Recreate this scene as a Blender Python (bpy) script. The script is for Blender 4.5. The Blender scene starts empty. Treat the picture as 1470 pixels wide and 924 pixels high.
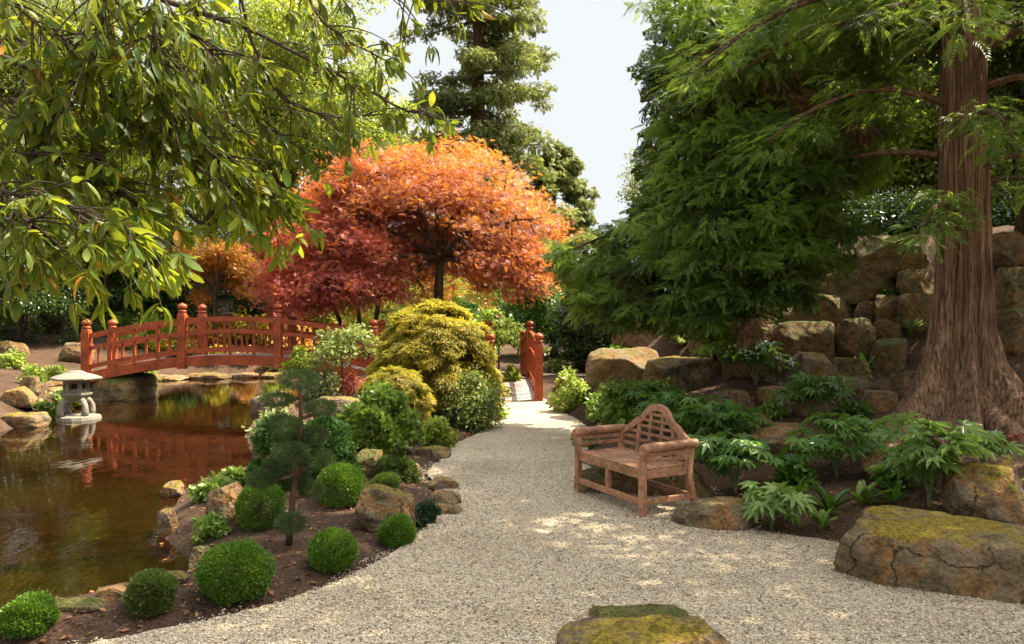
import bpy, bmesh, math, random
import numpy as np
from mathutils import Vector, Matrix, noise as mnoise

random.seed(11)
rng = np.random.default_rng(11)
S = bpy.context.scene
C = S.collection

# ------------------------------------------------------------------ camera, sky, sun, exposure
F, CX, CY, H = 1050.0, 735.0, 462.0, 1.9          # focal length in photo pixels, centre, eye height
cam = bpy.data.objects.new('camera', bpy.data.cameras.new('camera'))
C.objects.link(cam)
cam.location = (0, 0, H)
cam.rotation_euler = (math.pi / 2, 0, 0)
cam.data.sensor_width = 36.0
cam.data.lens = F / 1470.0 * 36.0
cam.data.clip_end = 2000.0
S.camera = cam

SUN_AZ, SUN_EL = math.radians(71), math.radians(55)   # azimuth clockwise from the view direction
w = bpy.data.worlds.new('World')
S.world = w
w.use_nodes = True
nt = w.node_tree
sky = nt.nodes.new('ShaderNodeTexSky')
sky.sky_type = 'NISHITA'
sky.sun_disc = False
sky.sun_elevation = SUN_EL
sky.sun_rotation = SUN_AZ
sky.air_density = 1.0
sky.dust_density = 4.0
sky.ozone_density = 1.0
hs = nt.nodes.new('ShaderNodeHueSaturation')
hs.inputs['Saturation'].default_value = 0.10
hs.inputs['Value'].default_value = 1.0
nt.links.new(sky.outputs[0], hs.inputs['Color'])
veil = nt.nodes.new('ShaderNodeMix')                    # thin even haze: keeps the bright band by the horizon pale, not burnt out
veil.data_type = 'RGBA'; veil.blend_type = 'DARKEN'; veil.inputs['Factor'].default_value = 1.0
veil.inputs['B'].default_value = (1.58, 1.65, 1.69, 1)
gen = nt.nodes.new('ShaderNodeTexCoord'); sepz = nt.nodes.new('ShaderNodeSeparateXYZ'); mrz = nt.nodes.new('ShaderNodeMapRange')
nt.links.new(gen.outputs['Generated'], sepz.inputs[0]); nt.links.new(sepz.outputs['Z'], mrz.inputs['Value'])
mrz.inputs['From Min'].default_value = .40; mrz.inputs['From Max'].default_value = .72
mrz.inputs['To Min'].default_value = 1.0; mrz.inputs['To Max'].default_value = 0.0       # the high sky round the sun stays bright
nt.links.new(mrz.outputs[0], veil.inputs['Factor'])
nt.links.new(hs.outputs[0], veil.inputs['A'])
nt.links.new(veil.outputs['Result'], nt.nodes['Background'].inputs['Color'])
nt.nodes['Background'].inputs['Strength'].default_value = 0.15

sun = bpy.data.objects.new('sun', bpy.data.lights.new('sun', 'SUN'))
C.objects.link(sun)
sun.data.energy = 4.3
sun.data.angle = math.radians(0.5)
sun.data.color = (1.0, 0.885, 0.68)
sdir = Vector((math.sin(SUN_AZ) * math.cos(SUN_EL), math.cos(SUN_AZ) * math.cos(SUN_EL), math.sin(SUN_EL)))
sun.rotation_euler = sdir.to_track_quat('Z', 'Y').to_euler()
sun.location = (20, 5, 30)

S.view_settings.view_transform = 'Standard'
S.view_settings.look = 'None'
S.view_settings.gamma = 1.0
S.view_settings.use_curve_mapping = False
S.view_settings.exposure = 1.93
S.render.engine = 'CYCLES'
S.cycles.max_bounces = 6
S.cycles.diffuse_bounces = 4
S.cycles.glossy_bounces = 3
S.cycles.transmission_bounces = 4
S.cycles.use_denoising = True
S.cycles.sample_clamp_indirect = 6.0

# ------------------------------------------------------------------ small maths
def ss(a, b, x):
    t = np.clip((np.asarray(x, float) - a) / (b - a), 0, 1)
    return t * t * (3 - 2 * t)

def nrm(v):
    v = np.asarray(v, float)
    return v / np.maximum(np.linalg.norm(v, axis=-1, keepdims=True), 1e-9)

def sdist(poly, x, y):
    """signed distance to a polygon, negative inside"""
    P = np.asarray(poly, float)
    Q = np.roll(P, -1, 0)
    x = np.asarray(x, float).ravel(); y = np.asarray(y, float).ravel()
    best = np.full(x.shape, 1e9); inside = np.zeros(x.shape, bool)
    for (ax, ay), (bx, by) in zip(P, Q):
        dx, dy = bx - ax, by - ay
        t = np.clip(((x - ax) * dx + (y - ay) * dy) / (dx * dx + dy * dy + 1e-12), 0, 1)
        best = np.minimum(best, np.hypot(x - ax - t * dx, y - ay - t * dy))
        c = (ay > y) != (by > y)
        xi = ax + (y - ay) * dx / (dy if abs(dy) > 1e-12 else 1e-12)
        inside ^= c & (x < xi)
    return np.where(inside, -best, best)

def smooth_poly(P, n=6):
    """closed Catmull-Rom through the points"""
    P = np.asarray(P, float); N = len(P); out = []
    for i in range(N):
        a, b, c, d = P[i - 1], P[i], P[(i + 1) % N], P[(i + 2) % N]
        for k in range(n):
            t = k / n
            out.append(0.5 * ((2 * b) + (c - a) * t + (2 * a - 5 * b + 4 * c - d) * t * t + (3 * b - a - 3 * c + d) * t ** 3))
    return np.array(out)

def wob(x, y, s=1.0):
    return (np.sin(x * 1.7 * s + 1.3 * np.sin(y * 1.1 * s)) + np.sin(y * 2.3 * s + 1.1 * np.sin(x * 1.9 * s + 2)) +
            0.5 * np.sin((x + y) * 4.1 * s) + 0.5 * np.sin((x - 1.3 * y) * 5.3 * s)) / 3.0

# ------------------------------------------------------------------ lay of the land
WATER_Z = -0.08
PATH = smooth_poly([(-9, -6), (-6, 1.5), (-3.6, 3.5), (-2.42, 4.34), (-1.93, 4.66), (-1.47, 5.08), (-1.15, 5.6), (-.93, 6.18), (-.78, 6.9),
        (-.66, 7.6), (-.8, 8.4), (-1.06, 9.15), (-.95, 10.3), (-.86, 11.5), (-.45, 13.0), (-.42, 14.6), (-.55, 16.4), (-.6, 18.2),
        (.72, 18.2), (.82, 16.8), (1.1, 15.3), (1.35, 13.2), (1.15, 11.0), (.95, 9.9), (1.25, 9.25), (2.15, 8.55), (2.1, 7.7), (1.95, 7.2),
        (2.2, 6.7), (2.78, 6.3), (2.98, 6.0), (3.1, 5.3), (3.7, 5.1), (4.8, 5.0), (6.5, 3.5), (6, -6)], 6)
POND = smooth_poly([(-5, 4.25), (-3.48, 4.97), (-2.97, 5.43), (-2.62, 5.8), (-2.83, 6.15), (-3.26, 6.68), (-3.49, 7.2), (-3.72, 7.9),
        (-3.95, 8.8), (-3.75, 9.4), (-3.7, 10.2), (-4.3, 11.7), (-4.85, 13.2), (-5.3, 15.1), (-5.3, 17), (-5.6, 19.5), (-6.3, 22), (-8, 26.5),
        (-10.5, 27.2), (-13, 25.7), (-12.2, 22.5), (-10.7, 20.2), (-10.75, 19), (-10.5, 17.6), (-9.95, 16.4), (-9.6, 15.1), (-9.1, 13),
        (-9.35, 10.5), (-11, 8), (-12, 5.5), (-9, 3.8)], 6)
HILL = [(2.0, 15.7), (3.4, 13.3), (6, 12.2), (8.5, 10.5), (11, 7), (13, 2), (60, 0), (60, 70), (8, 40), (3.6, 22)]

def terrain(x, y):
    x = np.asarray(x, float); y = np.asarray(y, float); shp = x.shape
    x = x.ravel(); y = y.ravel()
    dp = sdist(PATH, x, y); dw = sdist(POND, x, y); dh = sdist(HILL, x, y)
    e = np.clip(np.minimum(dp, dw), 0, 50)
    z = -0.03 + 0.075 * ss(0, .45, e) + 0.05 * ss(.4, 1.5, e)
    z += .022 * wob(x * 2, y * 2) * ss(.05, .5, e)
    isl = ss(0, 1.4, e)
    z += .6 * np.exp(-((x + 2.9) / 3.0) ** 2 - ((y - 20) / 4.2) ** 2) * isl
    z += .22 * np.exp(-((x + 2.6) / 1.3) ** 2 - ((y - 11.5) / 2.6) ** 2) * isl
    left = ss(-8.8, -10.5, x) * ss(9, 12, y)
    z += left * (.35 * ss(0, 1.0, dw) + .10 * np.clip(dw - .8, 0, 14))
    far = ss(25, 28, y)
    z += far * .35 * ss(0, 1.5, dw) + ss(28, 60, y) * 2.0
    rt = (x > .4) & (dp > 0) & (y < 17.5)
    fr = np.where(rt, .85 * (np.clip(dp, 0, 99) / (np.clip(dp, 0, 99) + np.clip(dh, 0.001, 99))) ** 1.1, 0) * (1 - ss(14.5, 17.2, y))
    fr = np.maximum(fr, .8 * (1 - ss(0, 1.5, dh)) * ss(0, .8, dp))
    hill = np.where(dh < 0, .85 + 2.7 * ss(0, 3.6, -dh) + .1 * np.clip(-dh - 3, 0, 10), fr)
    z += hill
    z += .07 * wob(x * 1.2 + 3, y * 1.2) * ss(.6, 2, e)
    z = np.where(dp < 0, -0.035, z)
    b = ss(-.05, .3, dw)
    z = np.where(dw < 0.3, (WATER_Z - .03) * (1 - b) + z * b, z)
    z = np.where(dw < 0, WATER_Z - .03 - .55 * ss(0, 1.0, -dw), z)
    return z.reshape(shp)

def gz(x, y):
    return float(terrain(np.array([x]), np.array([y]))[0])

def at(px, py, Y):
    return np.array([(px - CX) / F * Y, Y, H + (CY - py) / F * Y])

_T = np.concatenate([np.arange(2.2, 14, .02), np.arange(14, 60, .06)])
def on_ground(px, py):
    X = (px - CX) / F * _T
    Z = H + (CY - py) / F * _T
    g = np.maximum(terrain(X, _T), WATER_Z)
    k = np.argmax(Z <= g) if np.any(Z <= g) else len(_T) - 1
    return np.array([X[k], _T[k], g[k]])

# ------------------------------------------------------------------ objects
def tag(o, label=None, cat=None, group=None, kind=None):
    if label: o['label'] = label
    if cat: o['category'] = cat
    if group: o['group'] = group
    if kind: o['kind'] = kind
    return o

def thing(name, label, cat, loc=(0, 0, 0), rotz=0.0, group=None):
    o = bpy.data.objects.new(name, None)
    C.objects.link(o)
    o.location = loc; o.rotation_euler = (0, 0, rotz); o.empty_display_size = .1
    return tag(o, label, cat, group)

def link(name, me, mat, parent=None, world=True):
    """link a mesh; vertices given in world coordinates are kept in place under their parent when world=True"""
    o = bpy.data.objects.new(name, me)
    C.objects.link(o)
    if mat is not None and not me.materials: me.materials.append(mat)
    if parent is not None:
        o.parent = parent
        if world:
            m = Matrix.LocRotScale(parent.location, parent.rotation_euler, None)
            o.matrix_parent_inverse = m.inverted()
    return o

class MB:
    def __init__(self): self.v = []; self.f = []; self.n = 0
    def add(self, verts, faces):
        self.v.extend([tuple(map(float, p)) for p in verts])
        self.f.extend([tuple(i + self.n for i in f) for f in faces]); self.n += len(verts)
        return self
    def box(self, c, d, rot=None):
        hx, hy, hz = d[0] / 2, d[1] / 2, d[2] / 2
        P = [Vector((x, y, z)) for x in (-hx, hx) for y in (-hy, hy) for z in (-hz, hz)]
        if rot is not None: P = [rot @ p for p in P]
        P = [p + Vector(c) for p in P]
        return self.add(P, [(0, 1, 3, 2), (4, 6, 7, 5), (0, 4, 5, 1), (2, 3, 7, 6), (0, 2, 6, 4), (1, 5, 7, 3)])
    def tube(self, pts, rad, sides=6, caps=True):
        pts = np.asarray(pts, float); n = len(pts)
        rad = np.full(n, rad) if np.isscalar(rad) else np.asarray(rad, float)
        tg = nrm(np.gradient(pts, axis=0))
        ref = np.array([0, 0, 1.0]) if abs(tg[0][2]) < .8 else np.array([1.0, 0, 0])
        V = []
        x = nrm(np.cross(tg[0], ref))
        for i in range(n):
            x = nrm(x - tg[i] * np.dot(x, tg[i])); yv = np.cross(tg[i], x)
            for k in range(sides):
                a = 2 * math.pi * k / sides
                V.append(pts[i] + rad[i] * (math.cos(a) * x + math.sin(a) * yv))
        Fs = []
        for i in range(n - 1):
            for k in range(sides):
                k2 = (k + 1) % sides
                Fs.append((i * sides + k, i * sides + k2, (i + 1) * sides + k2, (i + 1) * sides + k))
        if caps:
            Fs.append(tuple(range(sides - 1, -1, -1))); Fs.append(tuple((n - 1) * sides + k for k in range(sides)))
        return self.add(V, Fs)
    def bar(self, pts, wd, ht, up=(0, 0, 1)):
        """rectangular section swept along points; section upright"""
        pts = np.asarray(pts, float); n = len(pts); tg = nrm(np.gradient(pts, axis=0)); up = np.array(up, float)
        V = []
        for i in range(n):
            x = nrm(np.cross(tg[i], up)); u = np.cross(x, tg[i])
            for sx, sz in ((-1, -1), (1, -1), (1, 1), (-1, 1)):
                V.append(pts[i] + x * sx * wd / 2 + u * sz * ht / 2)
        Fs = [(i * 4 + k, i * 4 + (k + 1) % 4, (i + 1) * 4 + (k + 1) % 4, (i + 1) * 4 + k) for i in range(n - 1) for k in range(4)]
        Fs += [(3, 2, 1, 0), tuple((n - 1) * 4 + k for k in range(4))]
        return self.add(V, Fs)
    def lathe(self, prof, c=(0, 0, 0), sides=16, phase=0.0):
        V = []
        for r, z in prof:
            for k in range(sides):
                a = 2 * math.pi * k / sides + phase
                V.append((c[0] + r * math.cos(a), c[1] + r * math.sin(a), c[2] + z))
        n = len(prof)
        Fs = [(i * sides + k, i * sides + (k + 1) % sides, (i + 1) * sides + (k + 1) % sides, (i + 1) * sides + k) for i in range(n - 1) for k in range(sides)]
        Fs += [tuple(range(sides - 1, -1, -1)), tuple((n - 1) * sides + k for k in range(sides))]
        return self.add(V, Fs)
    def mesh(self, name, smooth=False):
        me = bpy.data.meshes.new(name)
        me.from_pydata(self.v, [], self.f)
        if smooth: me.polygons.foreach_set('use_smooth', [True] * len(me.polygons))
        me.update()
        return me
    def build(self, name, mat, parent=None, smooth=False, world=True, bevel=0):
        o = link(name, self.mesh(name, smooth), mat, parent, world)
        if bevel:
            b = o.modifiers.new('bevel', 'BEVEL'); b.width = bevel; b.segments = 2; b.limit_method = 'ANGLE'
        return o

# ------------------------------------------------------------------ materials
def new_mat(name):
    m = bpy.data.materials.new(name); m.use_nodes = True
    nt = m.node_tree
    for n in list(nt.nodes): nt.nodes.remove(n)
    out = nt.nodes.new('ShaderNodeOutputMaterial')
    return m, nt, out

def N(nt, t, **kw):
    n = nt.nodes.new('ShaderNode' + t)
    for k, v in kw.items():
        if k in n.inputs: n.inputs[k].default_value = v
        else: setattr(n, k, v)
    return n

def ramp(nt, fac, stops):
    r = nt.nodes.new('ShaderNodeValToRGB')
    el = r.color_ramp.elements
    while len(el) > 1: el.remove(el[-1])
    el[0].position = stops[0][0]; el[0].color = (*stops[0][1], 1)
    for p, c in stops[1:]:
        e = el.new(p); e.color = (*c, 1)
    nt.links.new(fac, r.inputs['Fac'])
    return r

def mixc(nt, fac, a, b, mode='MIX'):
    m = nt.nodes.new('ShaderNodeMix'); m.data_type = 'RGBA'; m.blend_type = mode
    for s, v in ((m.inputs['Factor'], fac), (m.inputs['A'], a), (m.inputs['B'], b)):
        if isinstance(v, (int, float)): s.default_value = v
        elif isinstance(v, tuple): s.default_value = (*v, 1)
        else: nt.links.new(v, s)
    return m.outputs['Result']

def leaf_mat(name, stops, trans, tw=.4, gloss=.35, rough=.45, var=.5, vscale=.8):
    """stops: leaf-to-leaf colours; var: strength of slow clump-to-clump variation of leaf colour"""
    m, nt, out = new_mat(name)
    g = N(nt, 'NewGeometry')
    col = ramp(nt, g.outputs['Random Per Island'], stops).outputs['Color']
    tc = N(nt, 'TexCoord')
    no = N(nt, 'TexNoise', Scale=vscale, Detail=3.0)
    nt.links.new(tc.outputs['Object'], no.inputs['Vector'])
    v = ramp(nt, no.outputs['Fac'], [(.35, (1 - var * .6,) * 3), (.65, (1 + var * .35, 1 + var * .3, 1.0))]).outputs['Color']
    col2 = mixc(nt, 1.0, col, v, 'MULTIPLY')
    p = N(nt, 'BsdfPrincipled', Roughness=rough)
    p.inputs['Specular IOR Level'].default_value = gloss
    nt.links.new(col2, p.inputs['Base Color'])
    t = N(nt, 'BsdfTranslucent')
    tcol = mixc(nt, 1.0, v, trans, 'MULTIPLY')
    nt.links.new(tcol, t.inputs['Color'])
    mx = N(nt, 'MixShader'); mx.inputs['Fac'].default_value = tw
    nt.links.new(p.outputs[0], mx.inputs[1]); nt.links.new(t.outputs[0], mx.inputs[2])
    nt.links.new(mx.outputs[0], out.inputs['Surface'])
    return m

def rock_mat(name, base, stain, moss, moss_amt, bump=.5):
    m, nt, out = new_mat(name)
    g = N(nt, 'NewGeometry'); tco = N(nt, 'TexCoord'); oi = N(nt, 'ObjectInfo')
    tc = N(nt, 'VectorMath', operation='ADD')          # every rock its own piece of the pattern
    nt.links.new(tco.outputs['Object'], tc.inputs[0]); nt.links.new(oi.outputs['Location'], tc.inputs[1])
    n1 = N(nt, 'TexNoise', Scale=2.2, Detail=8.0, Roughness=.6); nt.links.new(tc.outputs[0], n1.inputs['Vector'])
    n2 = N(nt, 'TexNoise', Scale=7.0, Detail=6.0, Roughness=.65); nt.links.new(tc.outputs[0], n2.inputs['Vector'])
    n3 = N(nt, 'TexNoise', Scale=38.0, Detail=4.0); nt.links.new(tc.outputs[0], n3.inputs['Vector'])
    c = ramp(nt, n1.outputs['Fac'], [(.3, tuple(b * .4 for b in base)), (.46, tuple(b * .85 for b in base)), (.55, stain), (.62, tuple(b * .7 for b in base)), (.75, base)]).outputs['Color']
    dk = ramp(nt, n2.outputs['Fac'], [(.36, (.42, .42, .36)), (.52, (1, 1, 1))]).outputs['Color']
    c = mixc(nt, .85, c, dk, 'MULTIPLY')
    spk = ramp(nt, n3.outputs['Fac'], [(.35, (.6, .6, .6)), (.6, (1.1, 1.1, 1.1))]).outputs['Color']
    c = mixc(nt, .8, c, spk, 'MULTIPLY')
    lich = ramp(nt, n2.outputs['Fac'], [(.58, (0, 0, 0)), (.66, (1, 1, 1))]).outputs['Color']
    lf = N(nt, 'Math', operation='MULTIPLY'); nt.links.new(lich, lf.inputs[0]); lf.inputs[1].default_value = .45
    c = mixc(nt, lf.outputs[0], c, (.2, .2, .16))
    dv = N(nt, 'VectorMath', operation='MULTIPLY_ADD'); nt.links.new(n1.outputs['Color'], dv.inputs[0]); dv.inputs[1].default_value = (.5, .5, .5); nt.links.new(tc.outputs[0], dv.inputs[2])
    vc = N(nt, 'TexVoronoi', Scale=1.9, feature='DISTANCE_TO_EDGE'); nt.links.new(dv.outputs[0], vc.inputs['Vector'])
    crk = N(nt, 'MapRange'); nt.links.new(vc.outputs['Distance'], crk.inputs['Value']); crk.inputs['From Max'].default_value = .022
    ck = N(nt, 'MapRange'); nt.links.new(n2.outputs['Fac'], ck.inputs['Value']); ck.inputs['From Min'].default_value = .45; ck.inputs['From Max'].default_value = .55; ck.inputs['To Min'].default_value = 1.0; ck.inputs['To Max'].default_value = 0.0
    crm = N(nt, 'Math', operation='MAXIMUM'); nt.links.new(crk.outputs[0], crm.inputs[0]); nt.links.new(ck.outputs[0], crm.inputs[1])
    ccol = ramp(nt, crm.outputs[0], [(0, (.3, .28, .24)), (1, (1, 1, 1))]).outputs['Color']
    c = mixc(nt, 1.0, c, ccol, 'MULTIPLY')
    sx = N(nt, 'SeparateXYZ'); nt.links.new(g.outputs['Normal'], sx.inputs[0])
    a = N(nt, 'Math', operation='MULTIPLY_ADD'); nt.links.new(n2.outputs['Fac'], a.inputs[0]); a.inputs[1].default_value = 1.6
    nzs = N(nt, 'Math', operation='MULTIPLY'); nt.links.new(sx.outputs['Z'], nzs.inputs[0]); nzs.inputs[1].default_value = 1.0
    nt.links.new(nzs.outputs[0], a.inputs[2])
    b2 = N(nt, 'Math', operation='MULTIPLY_ADD'); nt.links.new(n1.outputs['Fac'], b2.inputs[0]); b2.inputs[1].default_value = 1.8
    nt.links.new(a.outputs[0], b2.inputs[2])
    th = 3.15 - moss_amt
    mr = N(nt, 'MapRange'); nt.links.new(b2.outputs[0], mr.inputs['Value'])
    mr.inputs['From Min'].default_value = th - .18; mr.inputs['From Max'].default_value = th + .18
    mc = ramp(nt, n3.outputs['Fac'], [(.3, tuple(x * .45 for x in moss)), (.5, moss), (.7, tuple(min(1, x * 1.5) for x in moss))]).outputs['Color']
    c = mixc(nt, mr.outputs[0], c, mc)
    p = N(nt, 'BsdfPrincipled', Roughness=.9); p.inputs['Specular IOR Level'].default_value = .2
    nt.links.new(c, p.inputs['Base Color'])
    hh = N(nt, 'Math', operation='MULTIPLY_ADD'); nt.links.new(n3.outputs['Fac'], hh.inputs[0]); hh.inputs[1].default_value = .35
    nt.links.new(n2.outputs['Fac'], hh.inputs[2])
    h2 = N(nt, 'Math', operation='MULTIPLY_ADD'); nt.links.new(crm.outputs[0], h2.inputs[0]); h2.inputs[1].default_value = .35; nt.links.new(hh.outputs[0], h2.inputs[2])
    bp = N(nt, 'Bump', Strength=min(1, bump * 1.7), Distance=.09); nt.links.new(h2.outputs[0], bp.inputs['Height'])
    nt.links.new(bp.outputs[0], p.inputs['Normal'])
    nt.links.new(p.outputs[0], out.inputs['Surface'])
    return m

def wood_mat(name, stops, scale=(30, 30, 2.0), rough=.6, bump=.25, spec=.35):
    m, nt, out = new_mat(name)
    tc = N(nt, 'TexCoord'); mp = N(nt, 'Mapping'); mp.inputs['Scale'].default_value = scale
    nt.links.new(tc.outputs['Object'], mp.inputs['Vector'])
    n1 = N(nt, 'TexNoise', Scale=1.0, Detail=5.0, Roughness=.6); nt.links.new(mp.outputs[0], n1.inputs['Vector'])
    n2 = N(nt, 'TexNoise', Scale=3.0, Detail=4.0); nt.links.new(tc.outputs['Object'], n2.inputs['Vector'])
    c = ramp(nt, n1.outputs['Fac'], stops).outputs['Color']
    v = ramp(nt, n2.outputs['Fac'], [(.3, (.58, .56, .54)), (.5, (.95, .95, .95)), (.7, (1.15, 1.13, 1.1))]).outputs['Color']
    c = mixc(nt, 1.0, c, v, 'MULTIPLY')
    p = N(nt, 'BsdfPrincipled', Roughness=rough); p.inputs['Specular IOR Level'].default_value = spec
    nt.links.new(c, p.inputs['Base Color'])
    bp = N(nt, 'Bump', Strength=bump, Distance=.01); nt.links.new(n1.outputs['Fac'], bp.inputs['Height'])
    nt.links.new(bp.outputs[0], p.inputs['Normal'])
    nt.links.new(p.outputs[0], out.inputs['Surface'])
    return m

def bark_mat(name, stops, sc=(9, 9, .9), bump=.9, dist=.05):
    m, nt, out = new_mat(name)
    tc = N(nt, 'TexCoord'); mp = N(nt, 'Mapping'); mp.inputs['Scale'].default_value = sc
    nt.links.new(tc.outputs['Object'], mp.inputs['Vector'])
    n1 = N(nt, 'TexNoise', Scale=1.0, Detail=7.0, Roughness=.62, Distortion=.4); nt.links.new(mp.outputs[0], n1.inputs['Vector'])
    n2 = N(nt, 'TexNoise', Scale=1.3, Detail=4.0); nt.links.new(tc.outputs['Object'], n2.inputs['Vector'])
    c = ramp(nt, n1.outputs['Fac'], stops).outputs['Color']
    v = ramp(nt, n2.outputs['Fac'], [(.3, (.7, .72, .72)), (.7, (1.15, 1.1, 1.05))]).outputs['Color']
    c = mixc(nt, 1.0, c, v, 'MULTIPLY')
    p = N(nt, 'BsdfPrincipled', Roughness=.9); p.inputs['Specular IOR Level'].default_value = .2
    nt.links.new(c, p.inputs['Base Color'])
    bp = N(nt, 'Bump', Strength=bump, Distance=dist); nt.links.new(n1.outputs['Fac'], bp.inputs['Height'])
    nt.links.new(bp.outputs[0], p.inputs['Normal'])
    nt.links.new(p.outputs[0], out.inputs['Surface'])
    return m

def soil_mat():
    m, nt, out = new_mat('soil')
    tc = N(nt, 'TexCoord')
    n1 = N(nt, 'TexNoise', Scale=1.1, Detail=6.0); nt.links.new(tc.outputs['Object'], n1.inputs['Vector'])
    n2 = N(nt, 'TexNoise', Scale=45.0, Detail=6.0, Roughness=.7); nt.links.new(tc.outputs['Object'], n2.inputs['Vector'])
    n4 = N(nt, 'TexVoronoi', Scale=55.0); nt.links.new(tc.outputs['Object'], n4.inputs['Vector'])
    c = ramp(nt, n2.outputs['Fac'], [(.3, (.02, .012, .008)), (.5, (.065, .04, .026)), (.72, (.14, .092, .06))]).outputs['Color']
    v = ramp(nt, n1.outputs['Fac'], [(.35, (.75, .72, .68)), (.65, (1.25, 1.15, 1.05))]).outputs['Color']
    c = mixc(nt, 1.0, c, v, 'MULTIPLY')
    chip = ramp(nt, n4.outputs['Color'], [(.86, (0, 0, 0)), (.9, (1, 1, 1))]).outputs['Color']
    c = mixc(nt, chip, c, (.16, .1, .065))
    p = N(nt, 'BsdfPrincipled', Roughness=.95); p.inputs['Specular IOR Level'].default_value = .15
    nt.links.new(c, p.inputs['Base Color'])
    bp = N(nt, 'Bump', Strength=.9, Distance=.03); nt.links.new(n2.outputs['Fac'], bp.inputs['Height'])
    nt.links.new(bp.outputs[0], p.inputs['Normal'])
    nt.links.new(p.outputs[0], out.inputs['Surface'])
    return m

GRAVEL_STOPS = [(0, (.11, .082, .052)), (.12, (.23, .178, .115)), (.32, (.40, .335, .235)), (.55, (.55, .475, .345)), (.72, (.34, .255, .165)), (.86, (.68, .60, .465)), (1, (.44, .30, .18))]
def gravel_mat():
    m, nt, out = new_mat('gravel')
    tc = N(nt, 'TexCoord')
    v1 = N(nt, 'TexVoronoi', Scale=58.0, Randomness=1.0); nt.links.new(tc.outputs['Object'], v1.inputs['Vector'])
    v2 = N(nt, 'TexVoronoi', Scale=105.0); nt.links.new(tc.outputs['Object'], v2.inputs['Vector'])
    n1 = N(nt, 'TexNoise', Scale=.9, Detail=5.0); nt.links.new(tc.outputs['Object'], n1.inputs['Vector'])
    s1 = N(nt, 'SeparateColor'); nt.links.new(v1.outputs['Color'], s1.inputs[0])
    s2 = N(nt, 'SeparateColor'); nt.links.new(v2.outputs['Color'], s2.inputs[0])
    c1 = ramp(nt, s1.outputs[0], GRAVEL_STOPS).outputs['Color']
    c2 = ramp(nt, s2.outputs[0], GRAVEL_STOPS).outputs['Color']
    c = mixc(nt, .25, c1, c2)
    edge = ramp(nt, v1.outputs['Distance'], [(.35, (1, 1, 1)), (.8, (.5, .47, .42))]).outputs['Color']
    c = mixc(nt, .7, c, edge, 'MULTIPLY')
    v = ramp(nt, n1.outputs['Fac'], [(.3, (.76, .73, .68)), (.5, (1, 1, 1)), (.7, (1.08, 1.07, 1.05))]).outputs['Color']
    c = mixc(nt, 1.0, c, v, 'MULTIPLY')
    p = N(nt, 'BsdfPrincipled', Roughness=.85); p.inputs['Specular IOR Level'].default_value = .25
    nt.links.new(c, p.inputs['Base Color'])
    iv = N(nt, 'Math', operation='SUBTRACT'); iv.inputs[0].default_value = 1; nt.links.new(v1.outputs['Distance'], iv.inputs[1])
    bp = N(nt, 'Bump', Strength=1.0, Distance=.012); nt.links.new(iv.outputs[0], bp.inputs['Height'])
    nt.links.new(bp.outputs[0], p.inputs['Normal'])
    nt.links.new(p.outputs[0], out.inputs['Surface'])
    return m

def pebble_mat():
    m, nt, out = new_mat('pebble')
    g = N(nt, 'NewGeometry')
    c = ramp(nt, g.outputs['Random Per Island'], GRAVEL_STOPS).outputs['Color']
    p = N(nt, 'BsdfPrincipled', Roughness=.8); nt.links.new(c, p.inputs['Base Color'])
    nt.links.new(p.outputs[0], out.inputs['Surface'])
    return m

def water_mat():
    m, nt, out = new_mat('pond_water')
    tc = N(nt, 'TexCoord')
    mp = N(nt, 'Mapping'); mp.inputs['Scale'].default_value = (1.0, .55, 1); nt.links.new(tc.outputs['Object'], mp.inputs['Vector'])
    n1 = N(nt, 'TexNoise', Scale=5.0, Detail=3.0, Roughness=.5); nt.links.new(mp.outputs[0], n1.inputs['Vector'])
    n2 = N(nt, 'TexNoise', Scale=.6, Detail=3.0); nt.links.new(tc.outputs['Object'], n2.inputs['Vector'])
    c = ramp(nt, n2.outputs['Fac'], [(.35, (.008, .0028, .0007)), (.65, (.0155, .0056, .0014))]).outputs['Color']
    p = N(nt, 'BsdfPrincipled', Roughness=.03, IOR=1.33)
    nt.links.new(c, p.inputs['Base Color'])
    bp = N(nt, 'Bump', Strength=.10, Distance=.03); nt.links.new(n1.outputs['Fac'], bp.inputs['Height'])
    nt.links.new(bp.outputs[0], p.inputs['Normal'])
    nt.links.new(p.outputs[0], out.inputs['Surface'])
    return m

def plain_mat(name, base, rough=.6, bump=.2, nscale=25.0, var=.25):
    m, nt, out = new_mat(name)
    tc = N(nt, 'TexCoord')
    n1 = N(nt, 'TexNoise', Scale=nscale, Detail=6.0, Roughness=.65); nt.links.new(tc.outputs['Object'], n1.inputs['Vector'])
    c = ramp(nt, n1.outputs['Fac'], [(.3, tuple(b * (1 - var) for b in base)), (.7, tuple(b * (1 + var) for b in base))]).outputs['Color']
    p = N(nt, 'BsdfPrincipled', Roughness=rough); nt.links.new(c, p.inputs['Base Color'])
    bp = N(nt, 'Bump', Strength=bump, Distance=.01); nt.links.new(n1.outputs['Fac'], bp.inputs['Height'])
    nt.links.new(bp.outputs[0], p.inputs['Normal'])
    nt.links.new(p.outputs[0], out.inputs['Surface'])
    return m

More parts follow.
